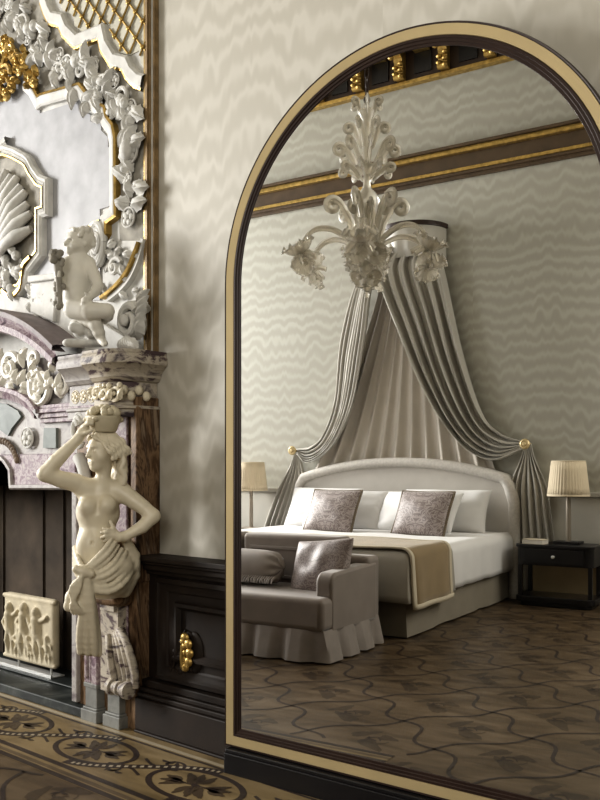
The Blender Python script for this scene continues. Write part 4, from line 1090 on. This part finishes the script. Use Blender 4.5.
# gilded cartouche
m = MB()
for X,sg in ((lambda x:x,1),(lambda x:2*XC-x,-1)):
    for a,b,R in ((4,60,.06),(16,52,.05),(10,76,.05),(26,72,.04),(18,88,.04),(36,80,.030),(2,92,.045),(22,60,.035),(12,96,.03),(30,62,.03),(40,84,.022),(10,46,.04)):
        x,z = at_y(a,b,OY); spiral(m,(X(x),z),R,2.335,1.4,rn.uniform(0,6),sg,.016,.009,TO)
        for q in range(4): leafm(m,(X(x+rn.uniform(-.03,.03)),z+rn.uniform(-.03,.03)),rn.uniform(0,6.28),.055,.017,2.34,.035,TO)
        m.ball((X(x),2.33,z),(.018,.02,.018),8,6,T=TO)
m.build('gilt_cartouche', GOLD, om)
# scrollwork below: oval cartouche, gilt curve, big volutes, pedestal scrolls
m = MB()
for X,sg in ((lambda x:x,1),(lambda x:2*XC-x,-1)):
    def P(a,b,Y=OY): x,z = at_y(a,b,Y); return (X(x),z)
    c_ = P(100,245)
    for R,r in ((1,.018),(.72,.013),(.42,.015)):
        m.tube([(c_[0]+.048*R*math.cos(q)+.02*(1-R),2.345-.02*(1-R),c_[1]+.092*R*math.sin(q)) for q in [2*PI*i/28 for i in range(29)]],r,8,T=TO)
    spiral(m,P(117,268),.045,2.352,1.3,.4,sg,.012,.008,TO); spiral(m,P(58,300),.05,2.34,1.4,1,-sg,.014,.008,TO)
    spiral(m,P(40,300),.04,2.34,1.4,2,sg,.012,.008,TO); 
    for k in range(16): leafm(m,P(rn.uniform(104,134),rn.uniform(238,300)),rn.uniform(0,6.28),.06,.02,2.362,.022,TO,n=6)
    for k in range(12): leafm(m,P(rn.uniform(32,56),rn.uniform(292,312)),rn.uniform(0,6.28),.06,.02,2.345,.025,TO,n=6)
m.build_lr('scrollwork', PLASTER, om)
m = MB()
for X,sg in ((lambda x:x,1),(lambda x:2*XC-x,-1)):
    for k in range(12): x,z = at_y(rn.uniform(-8,28),rn.uniform(250,292),OY); m.ball((X(x),2.335,z),(.026,.024,.026),8,6,T=TO); leafm(m,(X(x),z),rn.uniform(0,6.28),.08,.025,2.335,.03,TO)
    spiral(m,(lambda p:(X(p[0]),p[1]))(at_y(12,275,OY)),.05,2.335,1.4,0,sg,.016,.01,TO)
m.build('niche_scroll', PLASTER, om)
m = MB()
cu = px([(142,243),(137,256),(130,272),(120,285),(110,294),(104,298)],OY); symm(m,spline(cu,18),2.366,[(.008,0),(.008,.03),(-.004,.034),(-.008,0)])
m.build_lr('gilt_line', GOLD, om); m = MB(); cu = px([(103,222),(96,225),(90,232),(86,240)],OY); symm(m,cu,2.366,[(.010,0),(.010,.03),(-.008,.03),(-.010,0)])
m.build_lr('gilt_line', GOLD, om); m = MB(); cu = px([(36,258),(29,266),(27,278),(25,290),(16,297),(8,291)],OY); symm(m,spline(cu,18),2.340,[(.008,-.02),(.010,.02),(-.008,.02),(-.010,-.02)])
m.build_lr('gilt_line', GOLD, om)
m = MB(); cu = px([(146,240),(141,260),(132,280),(121,293),(110,302)],OY); symm(m,spline(cu,18),2.372,[(-.03,0),(-.028,.02),(0,.028),(.0,0)]); m.build_lr('sweeping_moulding', PLASTER, om)
# big volute by the cherub and the pedestal block
m = MB()
for X,sg in ((lambda x:x,1),(lambda x:2*XC-x,-1)):
    x,z = at_y(131,322,2.30)
    for k in range(4):
        y = 2.335-.016*k; R = .076-.004*k
        pts = [(X(x)+sg*R*(1-.8*i/30)*math.cos(.6+i*.32),y,z+R*1.15*(1-.8*i/30)*math.sin(.6+i*.32)) for i in range(31)]
        m.tube(pts,[.020,.012],8,T=TO)
    m.ball((X(x)-.010*sg,2.272,z+.005),(.026,.02,.026),10,8,T=TO)
    for k in range(5): leafm(m,(X(x+.03),z-.07+.035*k),(.9 if sg>0 else PI-.9)-.1*k,.11,.03,2.32,.05,TO)
    for k in range(7): leafm(m,(X(x-.02+.02*k),1.595),PI/2+.2*(k-3),.06,.02,2.26,.03,TO,n=6)
m.build_lr('volute', PLASTER, om)
m = MB()
for X in (lambda x:x, lambda x:2*XC-x):
    p0 = px([(30,279),(57,276),(57,283),(55,300),(53,322),(30,312)],2.32)
    m.slab([(X(a),b) for a,b in p0],2.32,2.37,0,TO)
    p1 = px([(29,276),(59,273),(59,279),(29,283)],2.31); m.slab([(X(a),b) for a,b in p1],2.30,2.37,0,TO)
    p2 = [(X(XC),1.88),(X(-3.6),1.76),(X(-3.36),1.64),(X(-3.28),1.585),(X(-2.94),1.585),(X(-2.94),1.63),(X(-3.3),1.80),(X(XC),2.02)]
    m.slab(p2,2.34,2.372,0,TO)
m.build_lr('pedestal', PLASTER, om, bevel=.006, smooth=False)
# ================================================================== statues
def figure_frame(bx_, by_):
    e = Vector((bx_,by_,0)).normalized(); r = Vector((-e.y*-1, -e.x, 0)); r = Vector((e.y,-e.x,0))
    def S(a, b, d=0.0):
        s = sight(a,b); dist = Vector((bx_,by_,0)).dot(e)
        t = (dist+d)/(s.x*e.x+s.y*e.y); p = Vector((s.x*t,s.y*t,0))-Vector((bx_,by_,0))
        return (p.dot(r), d, EYE+s.z*t)
    return S, math.atan2(r.y, r.x)
SX, SY = -2.915, 2.120
S, th_ = figure_frame(SX,SY)
stt = empty('caryatid_statue', (SX,SY,0), th_, 'cream marble statue of a half draped woman with a fruit basket on her head', 'statue')
u = .00424                                        # metres per pixel at the statue
b = Clay((-.30,-.20,.52),(.32,.20,1.36),.0040)
# torso
b.ell(S(103,566,.0),(.118,.088,.085),k=.03)
b.ell(S(97,540,-.006),(.080,.066,.085),k=.03)
b.ell(S(98,512,-.002),(.088,.072,.088),k=.03)
b.chain([S(85,489,-.005),S(102,489,.0),S(118,491,.005)],[.036,.046,.038],k=.03)
b.ell(S(91,548,-.042),(.058,.038,.062),k=.03)
b.ell(S(87,506,-.052),(.036,.034,.037),k=.020); b.ell(S(107,505,-.054),(.037,.035,.037),k=.020)
b.ell(S(92.5,543,-.084),(.006,.012,.008),k=.008,cut=True)
b.cap(S(94,515,-.078),S(93,535,-.080),.004,.004,k=.012,cut=True)
b.cap(S(99,497,-.066),S(97,512,-.078),.005,k=.014,cut=True)
# neck, head
b.chain([S(102,489,.0),S(103,478,-.002),S(104,466,-.004)],[.040,.030,.033],k=.02)
fd = Vector((-.80,-.60,-.06)).normalized(); sd = Vector((.60,-.80,0)).normalized(); ud = fd.cross(sd)*-1
if ud.z < 0: ud = -ud
HC = Vector(S(104,450,-.008)); RM = [[fd.x,sd.x,ud.x],[fd.y,sd.y,ud.y],[fd.z,sd.z,ud.z]]
def Hd(f,s,v): return tuple(HC+fd*f+sd*s+ud*v)
b.ell(Hd(0,0,.012),(.068,.054,.066),RM,k=.015)
b.ell(Hd(.026,0,-.030),(.044,.042,.052),RM,k=.02)
b.ell(Hd(.052,0,-.068),(.018,.020,.016),k=.018)              # chin
b.cap(Hd(.064,0,.010),Hd(.080,0,-.020),.006,.010,k=.010)     # nose
b.cap(Hd(.062,-.024,.016),Hd(.062,.024,.016),.006,k=.012)    # brow
for s_ in (-1,1):
    b.ell(Hd(.068,s_*.023,.001),(.013,.013,.009),k=.008,cut=True); b.ell(Hd(.054,s_*.022,-.001),.0115,k=.003)
    b.ell(Hd(.040,s_*.030,-.024),(.018,.018,.02),k=.015)
    b.ell(Hd(-.006,s_*.054,-.010),(.012,.008,.020),RM,k=.006)
b.cap(Hd(.068,-.012,-.044),Hd(.068,.012,-.044),.0065,k=.006); b.cap(Hd(.066,-.010,-.053),Hd(.066,.010,-.053),.006,k=.006)
b.cap(Hd(.076,-.012,-.0485),Hd(.076,.012,-.0485),.003,k=.004,cut=True)
# her left arm, hand on the hip (right in the photo)
b.chain([S(119,490,-.005),S(129,497,-.022),S(143,507,-.046),S(153,516,-.060)],[.042,.037,.031,.028],k=.02)
b.chain([S(153,516,-.060),S(142,527,-.068),S(126,536,-.066)],[.028,.027,.019],k=.014)
b.chain([S(126,536,-.066),S(119,537,-.074),S(113,535,-.080)],[.019,.021,.018],k=.012)
for (p,q,w_,r0) in (((113,537,-.086),(107.5,539,-.092),(104,541.5,-.082),.0080),((112.5,535,-.088),(106,536,-.096),(101.5,537.5,-.088),.0084),((112.5,532.5,-.088),(106,532.5,-.097),(101.5,532.5,-.091),.0084),((113,530.5,-.086),(107.5,529.5,-.096),(103.5,528.5,-.092),.0078)):
    b.chain([S(*p),S(*q),S(*w_)],[r0,r0*.92,r0*.78],k=.004)
b.chain([S(118,535,-.074),S(113,528,-.084),S(110.5,521.5,-.080)],[.010,.009,.007],k=.006)
# her right arm raised to the basket (left in the photo)
b.chain([S(85,488,-.008),S(76,483,-.020),S(60,479,-.040),S(45,474,-.055)],[.043,.038,.034,.029],k=.02)
b.chain([S(45,474,-.055),S(56,461,-.058),S(68,449,-.058),S(78,439,-.056)],[.029,.029,.024,.019],k=.014)
b.chain([S(78,439,-.056),S(82,433,-.056),S(85,428,-.056)],[.019,.022,.019],k=.012)
for (p,q,w_,r0) in (((84,427,-.070),(88,424,-.078),(92.5,424,-.074),.0082),((84.5,426,-.058),(88.5,421.5,-.070),(93,421,-.068),.0085),((85,425,-.046),(89,419.5,-.060),(93.5,418.5,-.060),.0082),((85,426,-.036),(89.5,419,-.046),(93.5,416.5,-.050),.0076)):
    b.chain([S(*p),S(*q),S(*w_)],[r0,r0*.92,r0*.78],k=.004)
b.chain([S(80,435,-.066),S(86,433,-.082),S(92,430,-.084)],[.010,.009,.007],k=.006)
body = b.build('body', STATUE, stt)
# hair: waved mass falling behind the shoulder
h = Clay((-.12,-.16,.98),(.16,.18,1.34),.0045)
h.ell(Hd(-.018,0,.022),(.060,.058,.058),RM,k=.01)
h.ell(Hd(.040,0,-.012),(.060,.038,.060),RM,k=.012,cut=True)
for s_ in (-1,1):
    for k in range(0):
        h.chain([Hd(.044-.022*k,s_*.022,.066-.004*k),Hd(.030-.026*k,s_*.050,.040),Hd(.004-.024*k,s_*.060,.008),Hd(-.03-.014*k,s_*.058,-.022)],[.011,.014,.014,.011],k=.004)
for k in range(5):
    o = .012*k
    h.chain([Hd(-.035-.006*k,.045-.02*k,.03),Hd(-.050-.006*k,.050-.024*k,-.03),Hd(-.048-.005*k,.060-.026*k,-.09),Hd(-.040-.006*k,.050-.024*k,-.14),S(117+k*1.2,496+k*2,.01+.012*k)],[.017,.020,.017,.018,.010],k=.005)
for s_ in (-1,1):
    for k in range(6):                             # waved locks drawn back from the parting
        a = k/5; w_ = [Hd(lerp(.056,-.030,a),s_*.010,lerp(.062,.082,a)-.030*abs(a-.35)**2)]
        for q in range(1,7):
            t = q/6; w_.append(Hd(lerp(.056,-.030,a)-.050*t+.006*math.sin(q*2.2+k), s_*(.010+.056*math.sin(min(1,t*1.15)*PI/2)), lerp(.062,.080,a)-.098*t))
        h.chain(spline(w_,14),[.0085+.002*math.sin(i*1.4+k) for i in range(15)],k=.0025)
for k in range(4):
    w_ = [Hd(-.040-.008*k,.058-.022*k,-.02)]+[tuple(Vector(Hd(-.046-.004*k,.058-.024*k,-.02-.030*q))+Vector((.007*math.sin(q*2.4+k),-.012,0))) for q in range(1,5)]
    h.chain(spline(w_,12),[.012]*13,k=.003)
h.build('hair', STATUE, stt)
# basket of fruit on the head
bk_ = MB(); c0 = Vector(S(103.5,432,-.008)); TB_ = Matrix.Translation(c0)
bk_.lathe([(0,0),(.048,0),(.054,.008),(.062,.03),(.074,.055),(.073,.063),(.062,.060),(0,.05)],30,T=TB_,ripple=lambda a,v: .035*math.sin(a*15)*(1 if .2<v<.8 else 0))
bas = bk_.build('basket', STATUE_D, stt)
fr2 = MB(); rn = random.Random(4)
for k in range(26):
    a, q = rn.uniform(0,6.28), rn.random()**.5*.062
    fr2.ball((q*math.cos(a),q*math.sin(a),.066+.03*(1-q/.062)+rn.random()*.012),(rn.uniform(.014,.022),)*3,8,6,T=TB_)
for k in range(10):
    a = rn.uniform(0,6.28); fr2.ball((.064*math.cos(a),.064*math.sin(a),.05),(.018,.018,.012),8,6,T=TB_)
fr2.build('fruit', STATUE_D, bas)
# drapery: folds wrapped about the hips, knot, hanging tail
g = Clay((-.22,-.24,.26),(.22,.22,.86),.0045)
g.ell(S(104,568,.002),(.122,.098,.082),k=.02); g.ell(S(106,586,.006),(.098,.086,.055),k=.03)
g.cap(S(90,556,-.060),S(84,540,-.075),.050,.060,k=.02,cut=True)
g.cap(S(92,556,-.070),S(98,536,-.070),.030,.060,k=.015,cut=True)
for k in range(8):
    t = k/7
    p = [S(lerp(112,134,t),lerp(537,566,t),lerp(-.085,.01,t)), S(lerp(106,124,t),lerp(547,583,t),lerp(-.098,-.070,t)), S(lerp(98,108,t),lerp(556,592,t),lerp(-.104,-.100,t)), S(lerp(88,90,t),lerp(566,588,t),lerp(-.108,-.108,t)), S(83,lerp(570,580,t),-.115)]
    g.chain(spline(p,10),[.010+.003*math.sin(k*2.1)]*11,k=.008)
for k in range(4):
    g.chain(spline([S(75,548+5*k,.02),S(77,556+5*k,-.05),S(81,565+4*k,-.095),S(84,572,-.112)],8),[.012]*9,k=.008)
g.chain([S(126,541,-.01),S(134,556,.03),S(134,575,.03),S(126,592,.01)],[.02,.026,.026,.02],k=.03)
g.ell(S(83,572,-.118),(.030,.026,.026),k=.010); g.cap(S(76,569,-.125),S(91,574,-.125),.016,k=.008)
for k,(a,bb,r) in enumerate(((78,588,.030),(72,598,.028),(84,598,.026),(75,608,.022),(68,606,.018),(88,588,.022))): g.ell(S(a,bb,-.115+.008*(k%3)),(r,r*.8,r*1.25),k=.010)
for k in range(4): g.chain(spline([S(82,576,-.135),S(75-3*k+4,590,-.140),S(71+2*k,606,-.135),S(76+2*k,612,-.12)],8),[.008]*9,k=.005)
for k in range(6):
    t = k/5; g.chain(spline([S(84+4*t,580,-.115),S(83+10*t,605,-.112+.012*(k%2)),S(80+17*t,632,-.085+.02*(k%2)),S(80+19*t,lerp(652,654,t),-.060+.022*(k%2))],10),[.012,.013,.014,.015,.015,.015,.016,.016,.016,.015,.013],k=.010)
g.build('drapery', STATUE, stt)
# ---- cherub on the mantel
KX, KY = -3.08, 2.215
K, tk = figure_frame(KX,KY)
chb = empty('cherub_statue', (KX,KY,1.59), tk, 'white stucco cherub seated on the mantel ledge with a torch of flowers', 'statue')
TKz = Matrix.Translation((0,0,-1.59))
c = Clay((-.26,-.22,1.50),(.20,.20,2.16),.0042)
def KK(a,b_,d=0): return K(a,b_,d)
c.ell(KK(77,300,.0),(.060,.058,.055),k=.02); c.ell(KK(78,280,-.004),(.060,.056,.075),k=.025); c.ell(KK(75,293,-.03),(.048,.04,.05),k=.02)
c.chain([KK(69,264,-.01),KK(79,261,.0),KK(88,264,.0)],[.032,.042,.034],k=.02)
c.chain([KK(79,262,0),KK(79,254,-.002)],[.032,.030],k=.015)
fk = Vector((-.86,-.5,-.02)).normalized(); sk_ = Vector((.5,-.86,0)).normalized(); uk = Vector((0,0,1)); HK = Vector(KK(79,243,-.004))
RK = [[fk.x,sk_.x,0],[fk.y,sk_.y,0],[fk.z,0,1]]
def Hk(f,s,v): return tuple(HK+fk*f+sk_*s+uk*v)
c.ell(Hk(0,0,.006),(.056,.050,.054),RK,k=.012); c.ell(Hk(.026,0,-.022),(.034,.036,.032),RK,k=.012); c.ell(Hk(.046,0,-.042),.014,k=.010)
c.cap(Hk(.050,0,.004),Hk(.064,0,-.014),.006,.009,k=.008); c.cap(Hk(.048,-.02,.012),Hk(.048,.02,.012),.006,k=.010)
for s_ in (-1,1):
    c.ell(Hk(.052,s_*.019,-.001),(.009,.009,.007),k=.008,cut=True); c.ell(Hk(.036,s_*.026,-.022),.016,k=.012); c.ell(Hk(-.004,s_*.048,-.008),(.010,.007,.015),RK,k=.005)
c.cap(Hk(.056,-.009,-.030),Hk(.056,.009,-.030),.006,k=.005)
c.chain([KK(88,264,-.01),KK(94,275,-.045),KK(98,286,-.075)],[.030,.027,.022],k=.007)
c.chain([KK(98,286,-.075),KK(95,292,-.090),KK(90,297,-.098)],[.022,.021,.015],k=.007); c.ell(KK(88,298,-.100),(.017,.014,.013),k=.008)
for k in range(4): c.chain([KK(87.5,296.5+k*1.4,-.108),KK(84.5,298+k*1.3,-.114),KK(82.5,299+k*1.2,-.108)],[.0068,.0062,.0055],k=.003)
c.chain([KK(88,295,-.108),KK(85.5,293,-.114)],[.007,.0055],k=.003)
c.chain([KK(69,264,-.01),KK(63,274,-.03),KK(61,284,-.055)],[.030,.026,.021],k=.008); c.chain([KK(61,284,-.055),KK(59,280,-.08),KK(58,276,-.095)],[.021,.018,.014],k=.010)
c.ell(KK(57.5,274,-.098),(.015,.014,.016),k=.006)
for k in range(4): c.chain([KK(56.5,272.5+k*1.6,-.108),KK(59,271.5+k*1.6,-.118),KK(60.5,272+k*1.6,-.110)],[.006,.0056,.005],k=.003)
c.chain([KK(74,309,-.03),KK(90,311,-.085),KK(107,311,-.105)],[.044,.040,.031],k=.010); c.chain([KK(107,311,-.105),KK(108,316,-.06),KK(104,320,-.02)],[.030,.024,.018],k=.008)
c.chain([KK(82,314,.0),KK(91,321,-.040),KK(96,325,-.060)],[.038,.034,.029],k=.008); c.chain([KK(96,325,-.060),KK(99,333,-.06),KK(102,340,-.052)],[.028,.026,.016],k=.008)
c.chain([KK(101,340,-.058),KK(104,343,-.085),KK(105,344,-.095)],[.018,.016,.012],k=.010)
cb_ = c.build('body', CHERUB, chb); cb_.matrix_basis = TKz
h = Clay((-.12,-.14,1.96),(.12,.14,2.18),.0042)
h.ell(Hk(-.012,0,.016),(.056,.056,.052),RK,k=.008); h.ell(Hk(.040,0,-.012),(.044,.034,.050),RK,k=.010,cut=True)
rn = random.Random(2)
for k in range(34):
    a, v = rn.uniform(-2.2,2.2)+PI, rn.uniform(-.02,.062); rr = .056*math.sqrt(max(.05,1-(max(0,v-.01)/.06)**2))
    h.ell(Hk(rr*math.cos(a)-.006,rr*math.sin(a),v+.002),rn.uniform(.010,.015),k=.004)
for k in range(5): h.ell(Hk(.032,-.024+.012*k,.046+.004*(k%2)),.012,k=.004)
hh_ = h.build('hair', CHERUB, chb); hh_.matrix_basis = TKz
m = MB(); m.tube([KK(60,308,-.09),KK(59,280,-.105),KK(58,262,-.105)],[.011,.014,.020],10,T=TKz)
for k in range(22):
    p = KK(57+rn.uniform(-5,5),258+rn.uniform(-7,6),-.105+rn.uniform(-.02,.02)); m.ball(p,rn.uniform(.010,.018),8,6,T=TKz)
for k in range(12):
    p = KK(60+rn.uniform(-4,3),285+rn.uniform(-12,24),-.085+rn.uniform(-.015,.015)); m.ball(p,rn.uniform(.010,.016),8,6,T=TKz)
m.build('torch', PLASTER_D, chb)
r_ = Clay((-.16,-.16,1.56),(.20,.16,1.78),.006)
for k in range(14): r_.ell(KK(rn.uniform(70,92),rn.uniform(322,336),rn.uniform(-.02,.06)),rn.uniform(.020,.034),k=.008)
for k in range(9): r_.ell(KK(68+4*k,343,.02+.01*(k%2)),(.024,.03,.018),k=.008)
rr_ = r_.build('rock_seat', PLASTER, chb); rr_.matrix_basis = TKz
# ================================================================== light and camera
def area(name, loc, target, sx, sy, power, color=(1,1,1)):
    l = bpy.data.lights.new(name, 'AREA'); l.shape = 'RECTANGLE'; l.size = sx; l.size_y = sy; l.energy = power; l.color = color
    o = bpy.data.objects.new(name, l); col.objects.link(o); o.location = loc
    o.rotation_euler = (Vector(target)-Vector(loc)).to_track_quat('-Z','Y').to_euler()
    return o
area('window_light', (-9.2,-1.5,2.9), (-2.5,-.1,1.2), 1.3, 3.2, 660, (1,.985,.95))
area('window_light', (-7.2,1.0,2.4), (-2.8,.6,1.2), 1.0, 3.0, 55, (1,.98,.94))
area('added_fill', (-.2,-1.9,2.6), (-3.1,2.3,1.3), 1.3, 2.2, 62, (1,.96,.88))  # invented soft fill to brighten the fireplace wall and mantel
bpy.context.scene.cycles.caustics_reflective = False
area('room_fill', (1.6,-.6,2.9), (-3,.8,1.2), 2.4, 2.2, 15, (1,.93,.82))
w = bpy.data.worlds.new('World'); bpy.context.scene.world = w; w.use_nodes = True
w.node_tree.nodes['Background'].inputs[0].default_value = (.93,.95,1,1); w.node_tree.nodes['Background'].inputs[1].default_value = .5
cam = bpy.data.cameras.new('camera'); co = bpy.data.objects.new('camera', cam); col.objects.link(co)
co.location = (0,0,EYE); co.rotation_euler = (PI/2,0,YAW)
cam.sensor_width = 36; cam.sensor_fit = 'AUTO'; cam.lens = FOC/800*36; cam.shift_y = 68/800; cam.clip_start = .02
sc = bpy.context.scene; sc.camera = co
sc.view_settings.view_transform = 'Standard'; 
try: sc.view_settings.look = 'Medium High Contrast'
except Exception: pass
sc.view_settings.exposure = 0; sc.view_settings.exposure = 0; sc.view_settings.gamma = 1
